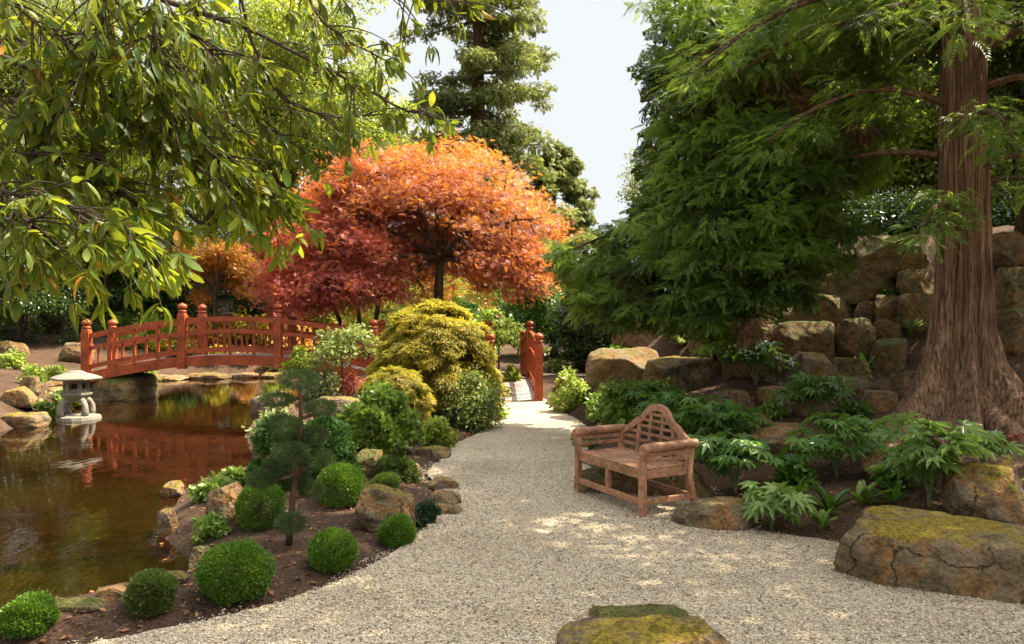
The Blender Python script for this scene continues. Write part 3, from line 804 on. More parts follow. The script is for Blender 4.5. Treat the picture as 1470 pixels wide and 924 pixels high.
# ================================================================== BENCH
def bench():
    fl = np.array([.741, 8.17, 0.0])
    t = thing('garden_bench', 'brown teak garden bench with high curved lattice back on the gravel', 'bench', (fl[0], fl[1], .008), math.atan2(-.888, .46))
    L, D = 1.16, .58
    lk = lambda name, mb, sm=False, b=.004: mb.build(name, M['teak'], t, sm, False, b)
    for x in (0, L):
        s = -1 if x == 0 else 1
        mb = MB()
        mb.bar([(x, 0, 0), (x, 0, .42), (x, 0, .5)], .062, .062, (0, 1, 0))
        mb.bar([(x, 0, .47), (x + .0 * s, 0, .53), (x + .022 * s, 0, .60), (x + .035 * s, 0, .64)], .055, .055, (0, 1, 0))
        # scroll at the top of the front leg
        q = [(x + s * (.035 + .052 * math.cos(a)), 0, .645 + .052 * math.sin(a)) for a in np.linspace(0, 2 * math.pi, 15)[:-1]]
        v = [(p[0], -.033, p[2]) for p in q] + [(p[0], .033, p[2]) for p in q]; n = len(q)
        mb.add(v, [tuple(range(n - 1, -1, -1)), tuple(range(n, 2 * n))] + [(k, (k + 1) % n, n + (k + 1) % n, n + k) for k in range(n)])
        lk('leg', mb)
        mb = MB()
        mb.bar([(x, D + .10, 0), (x, D + .045, .14), (x, D + .005, .30), (x, D, .43), (x, D + .015, .56), (x, D + .04, .68)], .058, .06, (0, 1, 0))
        lk('leg', mb)
        # arm: rolled top and rails below it
        arm = MB(); arm.tube([(x + s * .035, -.01, .662), (x + s * .035, D + .07, .668)], .045, 12)
        for off, z in ((.028, .592), (.012, .528)):
            arm.box((x + s * off, D / 2 + .01, z), (.024, D - .02, .04))
        lk('armrest', arm)
        MB().box((x, D / 2, .395), (.035, D - .06, .075)).build('side_apron', M['teak'], t, False, False, .004)
        MB().box((x, D / 2 + .02, .13), (.036, D, .06)).build('stretcher', M['teak'], t, False, False, .004)
    lk('front_apron', MB().box((L / 2, 0, .395), (L - .06, .036, .08)))
    lk('rear_apron', MB().box((L / 2, D, .395), (L - .06, .036, .08)))
    lk('stretcher', MB().box((L / 2, 0, .128), (L - .062, .036, .06)))
    lk('stretcher', MB().box((L / 2, D + .04, .128), (L - .062, .036, .06)))
    lk('middle_leg', MB().box((L / 2, 0, .258), (.05, .046, .196)))
    seat = MB()
    for k in range(7):
        seat.box((L / 2, .012 + k * .0885 + .01, .446 - .006 * math.sin(k / 6 * math.pi)), (L - .01 if 0 < k < 6 else L - .066, .072, .022))
    lk('seat', seat)
    # back: scrolled top frame
    prof = [(1.0, .69), (.93, .705), (.84, .725), (.75, .755), (.66, .795), (.58, .82), (.50, .835), (.44, .86), (.38, .905), (.30, .95), (.20, .98), (.1, .995), (0, 1.0)]
    full = [(-u, z) for u, z in prof] + [(u, z) for u, z in prof[::-1][1:]]
    yb = lambda z: D + .015 + .14 * max(0, z - .5)
    def band(th, dp):
        P = np.array([(L / 2 + u * (L / 2), z) for u, z in full]); tg = nrm(np.gradient(P, axis=0)); nn = np.stack([tg[:, 1], -tg[:, 0]], -1)
        Q = P + nn * th
        V = []
        for (px, pz), (qx, qz) in zip(P, Q):
            V += [(px, yb(pz) - dp / 2, pz), (px, yb(pz) + dp / 2, pz), (qx, yb(qz) + dp / 2, qz), (qx, yb(qz) - dp / 2, qz)]
        n = len(P)
        Fs = [(i * 4 + k, i * 4 + (k + 1) % 4, (i + 1) * 4 + (k + 1) % 4, (i + 1) * 4 + k) for i in range(n - 1) for k in range(4)] + [(3, 2, 1, 0), tuple((n - 1) * 4 + k for k in range(4))]
        return MB().add(V, Fs)
    lk('back_frame', band(.075, .042))
    def topz(x):
        u = abs((x - L / 2) / (L / 2)); us = [p[0] for p in prof][::-1]; zs = [p[1] for p in prof][::-1]
        return float(np.interp(u, us, zs)) - .05
    lat = MB()
    for u in (-.5, -.17, .17, .5):
        x = L / 2 + u * L / 2; z1 = topz(x)
        wd = .05 if abs(u) > .4 else .03
        lat.add(*(lambda b: (b.v, b.f))(MB().bar([(x, yb(.42), .42), (x, yb(.6), .6), (x, yb(z1), z1)], wd, .028, (0, 1, 0))))
    for z in (.58, .66, .74, .81, .88):
        u1 = .5 if z < .80 else (.46 if z < .85 else .33)
        lat.box((L / 2, yb(z) - .004, z), (u1 * L, .02, .03))
    for sgn in (-1, 1):
        for z in (.52, .60, .67):
            xa, xb = (L / 2 + sgn * .5 * L / 2, L / 2 + sgn * L / 2)
            lat.box(((xa + xb) / 2, yb(z) + .004, z), (abs(xb - xa), .022, .034))
    lk('back_lattice', lat, b=.003)
bench()

# ================================================================== ROCKS
_bm = bmesh.new(); bmesh.ops.create_icosphere(_bm, subdivisions=5, radius=1.0)
ICO_V = np.array([v.co for v in _bm.verts]); ICO_F = np.array([[v.index for v in f.verts] for f in _bm.faces]); _bm.free()

def rock_mesh(dims, seed, box=3.2, cuts=12, rough=.06, yaw=0.0, tilt=0.0):
    r = np.random.default_rng(seed)
    v = ICO_V.copy()
    v = v / (np.abs(v) ** box).sum(1, keepdims=True) ** (1 / box)
    for _ in range(cuts):
        n = r.normal(size=3); n[2] = abs(n[2]) * .6 if r.random() < .6 else n[2]; n /= np.linalg.norm(n)
        m = (v @ n).max(); d = m * r.uniform(.66, .9)
        v -= np.clip(v @ n - d, 0, None)[:, None] * n * .985
    off = r.uniform(-50, 50, 3)
    dd = np.array(dims) / 2; sc = float(np.mean(dd))
    w_ = v * dd
    nn = nrm(v)
    k1 = np.array([mnoise.fractal(Vector(p * (1.1 / sc) + off), .9, 2.1, 5) for p in w_])
    w_ = w_ + nn * (k1 * rough * sc * 1.6)[:, None]
    strat = (np.abs(np.sin((w_[:, 2] / sc) * 5.5 + 4 * k1)) ** .5 - .6) * .035 * sc                    # bedding lines
    w_ = w_ + nn * [1, 1, 0] * strat[:, None]
    fine = np.array([mnoise.noise(Vector(p * (6.5 / sc) + off)) for p in w_])
    w_ = w_ + nn * (fine * rough * sc * .4)[:, None]
    R = np.array(Matrix.Rotation(yaw, 3, 'Z') @ Matrix.Rotation(tilt, 3, 'Y'))
    me = tri_mesh('rock', [(w_ @ R.T, ICO_F)])
    return me

def rock(px0, py0, px1, py1, mat, label, df=.8, yaw=None, tilt=0., seed=None, cuts=11, sink=.25, group=None, base=None, name='boulder', box=4.5, Y=None):
    """boulder filling about that box of the picture, its foot on the ground there"""
    p = on_ground((px0 + px1) / 2, py1) if Y is None else at((px0 + px1) / 2, py1, Y)
    sc = F / p[1]
    wd, ht = (px1 - px0) / sc, (py1 - py0) / sc
    dp = wd * df
    see = .55 * dp * max(0.0, (H - p[2] - ht * .7)) / p[1]       # share of the height that is the top face seen from above
    ht = max(.45 * ht, ht - see)
    seed = seed if seed is not None else int(px0 * 7 + py0 * 13)
    yaw = random.uniform(-.25, .25) if yaw is None else yaw
    full = ht * (1 + sink)
    o = link(name, rock_mesh((wd * 1.10, dp * 1.05, full * 1.05), seed, box, cuts, .055, yaw, tilt), M[mat])
    o.location = (p[0], p[1] + dp * .30, p[2] + ht - full / 2)
    return tag(o, label, 'rock', group)

RK = [
 # right hand rock garden
 (1245, 338, 1347, 390, 'rock_green', 'large square boulder topping the rock wall just left of the trunk', .7),
 (1196, 362, 1248, 394, 'rock_green', 'shaded boulder at the left end of the top course of the rock wall', .8),
 (1193, 390, 1302, 426, 'rock_green', 'long flat boulder under the large square one on the rock wall', .7),
 (1299, 388, 1350, 424, 'rock_green', 'boulder touching the left side of the trunk in the second course', .8),
 (1130, 424, 1237, 466, 'rock_green', 'long rounded boulder with a flat foot lying above two upright boulders', .7),
 (1118, 464, 1208, 514, 'rock_green', 'broad boulder directly under the long rounded boulder of the rock wall', .8),
 (1207, 459, 1258, 512, 'rock_green', 'upright wedge shaped boulder narrowing to its foot on the rock bank', .8),
 (1259, 487, 1306, 531, 'rock_green', 'triangular dark green boulder between the wedge boulder and the trunk', .8),
 (1262, 459, 1300, 488, 'rock_green', 'small tilted slab above the triangular boulder near the trunk', .8),
 (1232, 434, 1268, 460, 'rock_bare', 'thin leaning stone slab beside the long rounded boulder', .5),
 (1003, 460, 1112, 502, 'rock_bare', 'long overhanging slab under the hanging cypress foliage', .8),
 (1040, 452, 1122, 508, 'rock_green', 'dark boulder in the shade behind the overhanging slab', .8),
 (850, 499, 945, 550, 'rock_mossy', 'big tan and green boulder at the left end of the rock bank', .8),
 (934, 513, 1036, 556, 'rock_gold', 'flat topped boulder with crumbly brown top behind the bench', .7),
 (853, 546, 893, 574, 'rock_bare', 'squat tan block propping the boulder at the left end', .8),
 (886, 440, 962, 500, 'rock_bare', 'tall tan boulder under the drooping branch above the left end boulder', .8),
 (1132, 507, 1203, 548, 'rock_mossy', 'rounded mossy boulder right of the upper fatsia', .8),
 (1364, 553, 1478, 602, 'rock_gold', 'golden moss covered slab at the right foot of the trunk', .7),
 (1064, 590, 1112, 622, 'rock_green', 'round moss covered stone above the flat tan slab', .9),
 (1012, 560, 1082, 604, 'rock_mossy', 'mossy stone behind the fatsia right of the bench back', .8),
 (1088, 608, 1180, 652, 'rock_bare', 'flat pale tan slab among the fatsias', .8),
 (1094, 555, 1142, 578, 'rock_bare', 'small brown block under the upper fatsia', .8),
 (1263, 640, 1382, 694, 'rock_gold', 'tan ledge stone behind the bright tall fatsia', .6),
 (1385, 668, 1490, 740, 'rock_gold', 'yellow moss topped block at the right edge above the great slab', .7),
 (970, 713, 1074, 764, 'rock_mossy', 'flat grey stone at the gravel edge just right of the bench', .6),
 (832, 662, 930, 712, 'rock_green', 'low dark stone seen under the seat of the bench', .5),
 (925, 668, 1022, 716, 'rock_green', 'low mossy stone behind the right end of the bench', .5),
 (1428, 335, 1490, 381, 'rock_bare', 'pale boulder right of the trunk in the top course', .8),
 (1434, 384, 1500, 446, 'rock_green', 'big shaded boulder right of the trunk below the pale one', .8),
 (1180, 540, 1262, 566, 'rock_green', 'flat green stone behind the middle fatsia on the dark bank', .8),
 (1090, 408, 1170, 446, 'rock_green', 'shaded stone at the left of the wall behind cypress foliage', .8),
 (960, 430, 1040, 470, 'rock_bare', 'tan stone glimpsed behind the drooping cypress branch', .8),
 (1150, 385, 1200, 426, 'rock_green', 'small block at the left end of the second course of the wall', .8),
 (1300, 424, 1346, 470, 'rock_green', 'shaded block close against the left side of the trunk in the third course', .8),
 (1262, 424, 1304, 460, 'rock_green', 'shaded block left of the one against the trunk in the third course', .8),
 (1200, 512, 1252, 546, 'rock_green', 'low block under the wedge shaped boulder', .8),
 (1290, 528, 1334, 566, 'rock_mossy', 'mossy block at the foot of the triangular boulder near the roots', .8),
 (1236, 560, 1290, 590, 'rock_mossy', 'flat mossy step stone left of the redwood roots', .9),
 (1150, 566, 1206, 596, 'rock_green', 'low green stone behind the middle fatsia', .8),
 (1436, 446, 1500, 500, 'rock_green', 'shaded boulder right of the trunk in the third course', .8),
 (1080, 505, 1130, 545, 'rock_green', 'dark block behind the upper fatsia', .8),
 (1040, 500, 1090, 540, 'rock_mossy', 'mossy block between the flat topped boulder and the upper fatsia', .8),
 # bed between path and pond
 (508, 697, 597, 762, 'rock_mossy', 'angular tan boulder with a sloping left side between the box balls', .7),
 (618, 684, 656, 706, 'rock_mossy', 'topmost of three small stones along the left path edge', .8),
 (612, 704, 658, 728, 'rock_bare', 'middle of three small stones along the left path edge', .8),
 (622, 722, 662, 742, 'rock_mossy', 'lowest of three small stones along the left path edge', .8),
 (296, 688, 352, 752, 'rock_mossy', 'tilted tan slab behind the box ball at the pond bank', .9),
 (500, 645, 562, 684, 'rock_green', 'dark mossy slab with a yellow top behind the large box ball', .6),
 (438, 570, 514, 606, 'rock_gold', 'stone with a thick golden moss cap behind the cloud pruned pine', .7),
 (360, 563, 414, 610, 'rock_bare', 'bright sunlit sandstone boulder at the pond edge left of the pine', .8),
 (560, 660, 600, 682, 'rock_gold', 'small stone with golden moss beside the light green shrub', .8),
 (596, 640, 644, 658, 'rock_gold', 'low moss edged stone at the path corner beside the lime plants', .8),
 (272, 783, 304, 816, 'rock_green', 'dark round stone at the water line beside the widest box ball', .9),
 (226, 820, 264, 836, 'rock_mossy', 'small flat stone on the bank between two box balls', .9),
 (138, 836, 184, 860, 'rock_bare', 'flat pale stone at the water edge left of a dull box ball', .9),
 (60, 858, 140, 876, 'rock_green', 'long low mossy stone along the near water edge', .5),
 (232, 690, 262, 712, 'rock_mossy', 'flat grey stone at the pond edge below the leafy clump', .9),
 (226, 730, 248, 770, 'rock_mossy', 'narrow brown stone on the pond bank', 1.2),
 # left bank
 (-6, 556, 44, 582, 'rock_gold', 'yellow moss covered rock at the left edge of the pond', .8),
 (26, 540, 52, 563, 'rock_green', 'upright brown rock on the left bank above the yellow one', .8),
 (-10, 590, 62, 612, 'rock_gold', 'low broad rock at the waterline of the left bank', .7),
 (60, 556, 106, 578, 'rock_bare', 'grey ledge stone beside the stone lantern', .8),
 (64, 545, 118, 562, 'rock_mossy', 'pale rock behind the roof of the stone lantern', .8),
 (86, 492, 124, 520, 'rock_mossy', 'brown rock uphill of the left bridge end', .8),
 (-5, 485, 30, 520, 'rock_green', 'shaded rock under the shrubs at the far left', .8),
]
for i, r in enumerate(RK):
    rock(*r[:6], df=r[6], group='boulders of the rock garden' if i < 42 else ('stones of the left bed' if i < 58 else 'rocks of the left bank'))
# abutment block under the left end of the long bridge
o = link('abutment_block', rock_mesh((1.7, 1.7, .85), 5, 6, 4, .03), M['rock_green']); o.location = (BX0 + .35, BY + .7, .12)
tag(o, 'dark stone block carrying the left end of the long bridge', 'stone block')
o = link('abutment_block', rock_mesh((1.5, 1.8, .85), 6, 6, 4, .03), M['rock_green']); o.location = (BX0 + BL + .25, BY + .6, .16)
tag(o, 'stone block under the right end of the long bridge behind the shrubs', 'stone block')
# far shore stones under the bridge
for k, (a_, b_, c_, d_, mt, lb) in enumerate([
    (206, 538, 262, 546, 'rock_bare', 'pale flat stone on the far shore under the left bay of the long bridge'),
    (258, 535, 322, 544, 'rock_mossy', 'long low stone on the far shore under the middle bay of the long bridge'),
    (320, 534, 372, 542, 'rock_bare', 'pale low stone on the far shore beneath the crest of the long bridge'),
    (370, 534, 425, 542, 'rock_mossy', 'low stone on the far shore under the right bay of the long bridge')]):
    rock(a_, b_, c_, d_, mt, lb, .6, group='far shore stones')

# the large near slabs
def slab(px0, py0, px1, py1, mat, label, df, yaw, seed, tilt=0., sink=.3, cuts=6):
    return rock(px0, py0, px1, py1, mat, label, df, yaw, tilt, seed, cuts, sink, box=8.0)
slab(1252, 738, 1505, 848, 'rock_gold', 'great moss topped stone slab at the lower right edge of the gravel', .75, -.42, 31)
slab(815, 896, 1085, 985, 'rock_gold', 'low foreground boulder with moss and fallen needles at the bottom edge', .45, .1, 44)
slab(842, 873, 985, 905, 'rock_green', 'dark flat stone just behind the low foreground boulder', .4, -.05, 52)

# ================================================================== CLIPPED BALLS AND SHRUBS
def ball(px, py_base, wpx, hpx, mat, label, n=5200, ls=.03, rough=.05, group='clipped box balls', name='box_ball'):
    p = on_ground(px, py_base - 2); sc = F / p[1]
    rx, rz = wpx / 2 / sc, hpx / 2 / sc
    t = thing(name, label, 'clipped shrub', tuple(p), 0, group)
    rx *= .95; rz *= .93
    c = p + np.array([0, rx * .45, rz * .88])
    d = rnd(n)
    wob_ = 1 + rough * np.sin(d @ rng.normal(size=3) * 4 + rng.random() * 6) + rng.normal(size=n) * rough * .35
    shell = wob_ * (1 - .16 * rng.random(n) ** 2)
    P = c + d * shell[:, None] * np.array([rx, rx, rz])
    P += d * (rng.random(n) ** 22)[:, None] * rx * .16                         # stray shoots
    P[:, 2] = np.maximum(P[:, 2], p[2] + .01)
    nn = nrm(d + rng.normal(size=(n, 3)) * .55)
    D = nrm(d * .9 + np.array([0, 0, .35]) + rng.normal(size=(n, 3)) * .6)
    link('leaves', tri_mesh('leaves', [leaves(P, D, nrm(np.cross(D, rnd(n))), ls * rng.uniform(.7, 1.25, n), T_DIA)]), M[mat], t)
    mb = MB()
    for k in range(7):
        a = rng.random() * 6.28; e = c + np.array([math.cos(a) * rx * .55, math.sin(a) * rx * .55, rz * rng.uniform(-.2, .4)])
        mb.tube(bez(p + np.array([0, rx * .6, -.03]), (p + e) / 2 + np.array([0, rx * .3, .0]), e, 5), np.linspace(.012, .005, 5), 4)
    mb.build('stems', M['bark_dark'], t)
    return t
ball(330, 866, 104, 88, 'lf_box', 'widest box ball, bright green, near the water in the near bed', 18900, 0.019)
ball(210, 886, 68, 64, 'lf_box2', 'dull olive box ball left of the widest one', 11550, 0.018)
ball(31, 918, 72, 56, 'lf_box', 'low box ball at the lower left corner of the bed', 11550, 0.018, .09)
ball(475, 824, 70, 62, 'lf_box', 'round box ball nearest the gravel in the near bed', 12600, 0.018)
ball(568, 789, 52, 48, 'lf_box', 'small bright box ball in front of the angular tan boulder', 9450, 0.018, .07)
ball(485, 730, 72, 66, 'lf_box', 'tidy dark green box ball between the cloud pine and the tan boulder', 14700, 0.020, .03)
ball(369, 763, 70, 72, 'lf_box', 'box ball beside the tilted slab at the pond bank', 13650, 0.020)
ball(558, 690, 46, 36, 'lf_box2', 'small olive box dome behind the tiny light one', 8400, 0.020, .03)
ball(553, 711, 40, 30, 'lf_light', 'tiny light green box tuft left above the tan boulder', 5250, 0.024, .1)

def dome(px, py, wpx, hpx, mat, n, ls, label, cat='shrub', name='shrub', T=T_DIA, clumps=26, up=.4, droop=.1, depth=.9, stem='bark_brown', group=None, cr=.38, Y=None, inner=.55, spread=1.0):
    """loose leafy shrub: leaf clumps over a half dome, stems from the ground"""
    p = on_ground(px, py) if Y is None else at(px, py, Y)
    sc = F / p[1]; rx = wpx / 2 / sc; hz = hpx / sc; ry = rx * depth
    t = thing(name, label, cat, tuple(p), 0, group)
    base = p + np.array([0, ry * .5, 0]); cs = []; parts = []
    q0 = min(rx, hz) * cr
    for k in range(clumps):
        d = rnd(1)[0]; d[2] = abs(d[2]) if rng.random() < .85 else -abs(d[2]) * .2
        u = rng.uniform(inner, 1.0)
        c = base + d * u * np.array([rx - q0 * .7, ry - q0 * .7, hz - q0 * .8]) + (0, 0, q0 * .5)
        q = q0 * rng.uniform(.7, 1.25); cs.append(c)
        parts.append(clump_leaves(c, (q * spread, q * spread, q * .8), n // clumps, ls, T, up, droop))
    link('leaves', tri_mesh('leaves', parts), M[mat], t)
    mb = MB()
    branch_net(mb, base - np.array([0, 0, .05]), max(.012, rx * .035), cs, 6, .15, 5)
    mb.build('stems', M[stem], t)
    return t

# island and bed between path and pond
dome(540, 652, 122, 92, 'lf_light', 15000, .085, 'large light green loose conifer shrub in the middle of the bed', name='loose_shrub', T=T_SPRAY, clumps=60, up=.2, droop=-.6, cr=.25, inner=.75)
dome(395, 706, 96, 112, 'lf_yew', 15000, .05, 'left lobe of two dark green yew mounds behind the cloud pine', name='yew_mound', T=T_SPRAY, clumps=50, droop=-.3, cr=.28, inner=.8, group='yew mounds')
dome(462, 700, 96, 100, 'lf_yew', 15000, .05, 'right hand yew mound behind the tidy box ball', name='yew_mound', T=T_SPRAY, clumps=50, droop=-.3, cr=.28, inner=.8, group='yew mounds')
dome(576, 690, 52, 54, 'lf_box2', 4200, .05, 'rough upright green shrublet beside the olive box dome', clumps=24, T=T_SPRAY, droop=-.4)
dome(623, 643, 56, 46, 'lf_lime', 1100, .09, 'pale lime leafy plant at the path corner', name='leafy_plant', cat='plant', clumps=20)
dome(675, 618, 118, 100, 'lf_pale', 8000, .07, 'pale cream edged green shrub beside the path in front of the golden mound', name='variegated_shrub', clumps=50, inner=.4)
dome(705, 606, 60, 50, 'lf_lime', 1400, .075, 'loose yellow green shrub leaning over the path edge under the pale one', clumps=18)
dome(455, 575, 70, 58, 'lf_vari', 1700, .10, 'cream variegated shrub behind the top of the cloud pine', clumps=24)
dome(398, 640, 100, 50, 'lf_vari', 1300, .085, 'low creamy leaved plant by the bright sunlit boulder', name='leafy_plant', cat='plant', clumps=24)
dome(508, 568, 66, 34, 'lf_maple2', 500, .09, 'low crimson maple sprig in front of the golden maple', name='dwarf_maple', cat='shrub', T=T_MAPLE, clumps=10)
dome(610, 640, 100, 26, 'lf_tree', 900, .06, 'low green cover at the foot of the golden mound', name='ground_plant', cat='plant', clumps=20)
dome(300, 720, 66, 40, 'lf_light', 750, .075, 'bright green leafy clump on the pond bank left of the tilted slab', name='leafy_plant', cat='plant', clumps=16)
dome(330, 700, 40, 30, 'lf_light', 400, .07, 'small leafy clump above the tilted slab at the water', name='leafy_plant', cat='plant', clumps=10)
dome(295, 776, 56, 38, 'lf_light', 600, .06, 'bright leafy clump behind the widest box ball', name='leafy_plant', cat='plant', clumps=14)
dome(612, 756, 44, 34, 'lf_moss', 2600, .035, 'dark blue green cushion plant right of the tan boulder', name='cushion_plant', cat='plant', T=T_SPRAY, clumps=16)
dome(424, 536, 60, 40, 'lf_tree', 900, .1, 'green shrub under the right bay of the long bridge', clumps=14, Y=17.6)

# golden cut leaved maple mounds
def weeping(px, py, wpx, hpx, mat, n, ls, label, depth=.9, name='weeping_maple', Y=None):
    p = on_ground(px, py) if Y is None else at(px, py, Y); sc = F / p[1]
    rx, hz = wpx / 2 / sc, hpx / sc; ry = rx * depth
    t = thing(name, label, 'shrub', tuple(p)); base = p + np.array([0, ry * .5, 0])
    parts = []; cs = []
    m = 200
    for k in range(m):
        th = rng.random() * 6.283; u = math.sqrt(rng.random())
        d = np.array([math.cos(th) * u, math.sin(th) * u, math.sqrt(max(0, 1 - u * u)) ** .8])
        s_ = rng.uniform(.86, 1.04)
        c = base + d * s_ * np.array([rx * .92, ry * .92, hz * .95])
        if k % 3 == 0: c[2] -= rng.random() * (c[2] - p[2]) * .75                # curtains low on the sides
        cs.append(c); q = rx * rng.uniform(.12, .20); k2 = n // m
        dd = rnd(k2); rad = rng.random(k2) ** .5
        P = c + dd * rad[:, None] * np.array([q, q, q * .6])
        o_ = nrm((P - base) * np.array([1, 1, .3]))
        P[:, 2] -= .55 * q * (((P - c) * o_).sum(1) / q)                            # each spray hangs outward
        nn = nrm(o_ * .6 + np.array([0, 0, .8]) + rng.normal(size=(k2, 3)) * .35)
        D = nrm(o_ * .7 + np.array([0, 0, -.8]) + rng.normal(size=(k2, 3)) * .35)
        parts.append(leaves(P, D, nn, ls * rng.uniform(.7, 1.3, k2), T_MAPLE))
    link('leaves', tri_mesh('leaves', parts), M[mat], t)
    mb = MB(); branch_net(mb, base, rx * .06, cs, 8, .4, 6)
    mb.build('stems', M['bark_brown'], t)
weeping(620, 600, 208, 172, 'lf_gold', 36000, .11, 'large rounded golden yellow cut leaved maple mound in the bed')
weeping(563, 606, 116, 78, 'lf_gold', 9000, .085, 'smaller golden brown maple mound at the left foot of the large one', 1.0)
weeping(468, 640, 40, 24, 'lf_gold', 1200, .06, 'tiny golden tuft behind the large light green shrub', 1.0, name='golden_tuft')

# cloud pruned pine
def cloud_pine():
    p = on_ground(414, 782); sc = F / p[1]
    t = thing('cloud_pruned_pine', 'cloud pruned dark pine with flat round pads standing in the near bed', 'topiary tree', tuple(p))
    W = lambda px, py, dy=0.0: np.array([(px - CX) / sc, p[1] + dy, p[2] + (782 - py) / sc])
    spine = [W(414, 785), W(417, 750), W(420, 715), W(426, 680), W(431, 640), W(432, 600), W(431, 570), W(430, 552)]
    mb = MB(); mb.tube(spine, np.linspace(.030, .012, 8), 8)
    pads = [(430, 545, 33, 15, 0), (405, 572, 26, 11, -.12), (455, 588, 27, 13, .1), (415, 607, 24, 13, -.1), (447, 628, 25, 14, .08), (404, 630, 20, 12, .1),
            (424, 645, 28, 14, -.12), (452, 660, 26, 15, .05), (396, 668, 24, 14, .05), (382, 684, 22, 14, -.1), (418, 690, 22, 13, .16), (441, 708, 20, 13, .12), (424, 745, 24, 15, -.12)]
    mt = []
    for k, (x, y, rx, rz, dy) in enumerate(pads):
        c = W(x, y, dy); a = np.array(spine[min(7, max(1, int((785 - y) / 33)))])
        if k: mb.tube(bez(a, (a + c) / 2 + np.array([0, 0, -.03]), c - np.array([0, 0, rz * .4 / sc]), 6), np.linspace(.018, .007, 6), 5)
        n = int(rx * 85); d = rnd(n); rad = (1 - .4 * rng.random(n) ** 1.5) * (1 + .05 * rng.normal(size=n))
        P = c + d * rad[:, None] * np.array([rx * .84, rx * .84, rz * .84]) / sc
        D = nrm(d * [1, 1, .8] + np.array([0, 0, .55]) + rng.normal(size=(n, 3)) * .4)
        link('foliage_pad', tri_mesh('foliage_pad', [leaves(P, D, nrm(np.cross(D, rnd(n))), (.026 * rng.uniform(.6, 1.4, n)), T_TUFT)]), M['lf_pine'], t)
    mb.build('trunk', M['bark_brown'], t, True)
cloud_pine()

# slender saplings
def sapling(px, py, h, spread, mat, label, Y=None, n=700, ls=.12, T=T_DIA, lean=.0, low=.3):
    p = on_ground(px, py) if Y is None else at(px, py, Y); sc = F / p[1]; hz = h / sc; r = spread / 2 / sc
    cs_env = [(p + np.array([0, 0, hz * (low + 1) / 2]), (r, r, hz * (1 - low) / 2), 1)]
    return tree('sapling', label, 'sapling', p, [p, p + np.array([lean, 0, hz * .35]), p + np.array([lean * .5, 0, hz * .7]), p + np.array([0, 0, hz * .95])], max(.018, hz * .012),
         cs_env, 26, r * .34, n // 26, ls, M[mat], M['bark_brown'], T, 10, .55, .7, .3, .2, r1=.4)
sapling(491, 568, 112, 96, 'lf_pale', 'slender sapling with pale leaves in front of the right end of the long bridge', n=1500, ls=.11)
sapling(716, 536, 92, 74, 'lf_lime', 'slender lime leaved sapling beyond the short bridge', Y=25.5, n=1500, ls=.2)

# ================================================================== RIGHT HAND PLANTING
def fatsia(px, py, wpx, hpx, n, ls, label, mat='lf_fatsia', stems=6, group='fatsias of the right bank', depth=.8):
    n = int(n * 1.6); stems += 2
    p = on_ground(px, py); sc = F / p[1]; rx, hz = wpx / 2 / sc, hpx / sc
    t = thing('fatsia', label, 'plant', tuple(p), 0, group)
    mb = MB(); P = []; D = []; NN = []; base = p + np.array([0, rx * .3, 0])
    tips = []
    for s in range(stems):
        a = rng.random() * 6.28; u = rng.uniform(.1, .55)
        e = base + np.array([math.cos(a) * rx * u, math.sin(a) * rx * u * depth, hz * rng.uniform(.35, .75)])
        mb.tube(bez(base, base + np.array([0, 0, hz * .3]), e, 5), np.linspace(.014, .008, 5), 5); tips.append(e)
    for k in range(n):
        e = tips[k % stems]; a = rng.random() * 6.28; el = rng.uniform(-.1, 1.0)
        L = rx * rng.uniform(.35, .75)
        o = np.array([math.cos(a) * math.cos(el), math.sin(a) * math.cos(el), math.sin(el)])
        q = e + o * L; q[2] = max(q[2], p[2] + .06); q[2] = min(q[2], p[2] + hz * 1.0)
        mb.tube(bez(e, (e + q) / 2 + np.array([0, 0, .03]), q, 4), np.linspace(.005, .003, 4), 4, False)
        P.append(q); h_ = np.array([math.cos(a), math.sin(a), 0])
        D.append(h_ * 1.0 + np.array([0, -.35, -.25]) + rng.normal(size=3) * .25); NN.append(h_ * .55 + np.array([0, -.25, .9]) + rng.normal(size=3) * .25)
    link('leaves', tri_mesh('leaves', [leaves(np.array(P), np.array(D), nrm(np.array(NN)), ls * rng.uniform(.7, 1.25, n), T_FATSIA)]), M[mat], t)
    mb.build('stems', M['stem_green'], t)
fatsia(1090, 558, 104, 66, 46, .20, 'dark fatsia on the rock bank just right of the flat topped boulder')
fatsia(1172, 604, 108, 62, 44, .17, 'dark fatsia in the middle of the bank above the flat tan slab')
fatsia(1035, 655, 118, 80, 60, .17, 'broad fatsia directly right of the bench back')
fatsia(1062, 712, 130, 78, 60, .16, 'deep green fatsia above the flat grey stone at the gravel edge')
fatsia(1210, 690, 132, 86, 60, .15, 'dark shining fatsia in the middle of the bed left of the ledge stone')
fatsia(1345, 735, 130, 128, 44, .20, 'tall bright fatsia with large pale leaves above the great slab', 'lf_fatsia2', 4)
fatsia(1420, 675, 84, 52, 22, .15, 'small bright fatsia beside the tall one at the right edge', 'lf_fatsia2', 3)
fatsia(1112, 768, 92, 64, 26, .15, 'silvery pale fatsia at the gravel edge right of the flat grey stone', 'lf_fatsia2', 4)
fatsia(960, 625, 80, 60, 34, .18, 'fatsia behind the arched top of the bench')
fatsia(930, 605, 90, 52, 34, .19, 'fatsia in the row behind the left half of the bench')

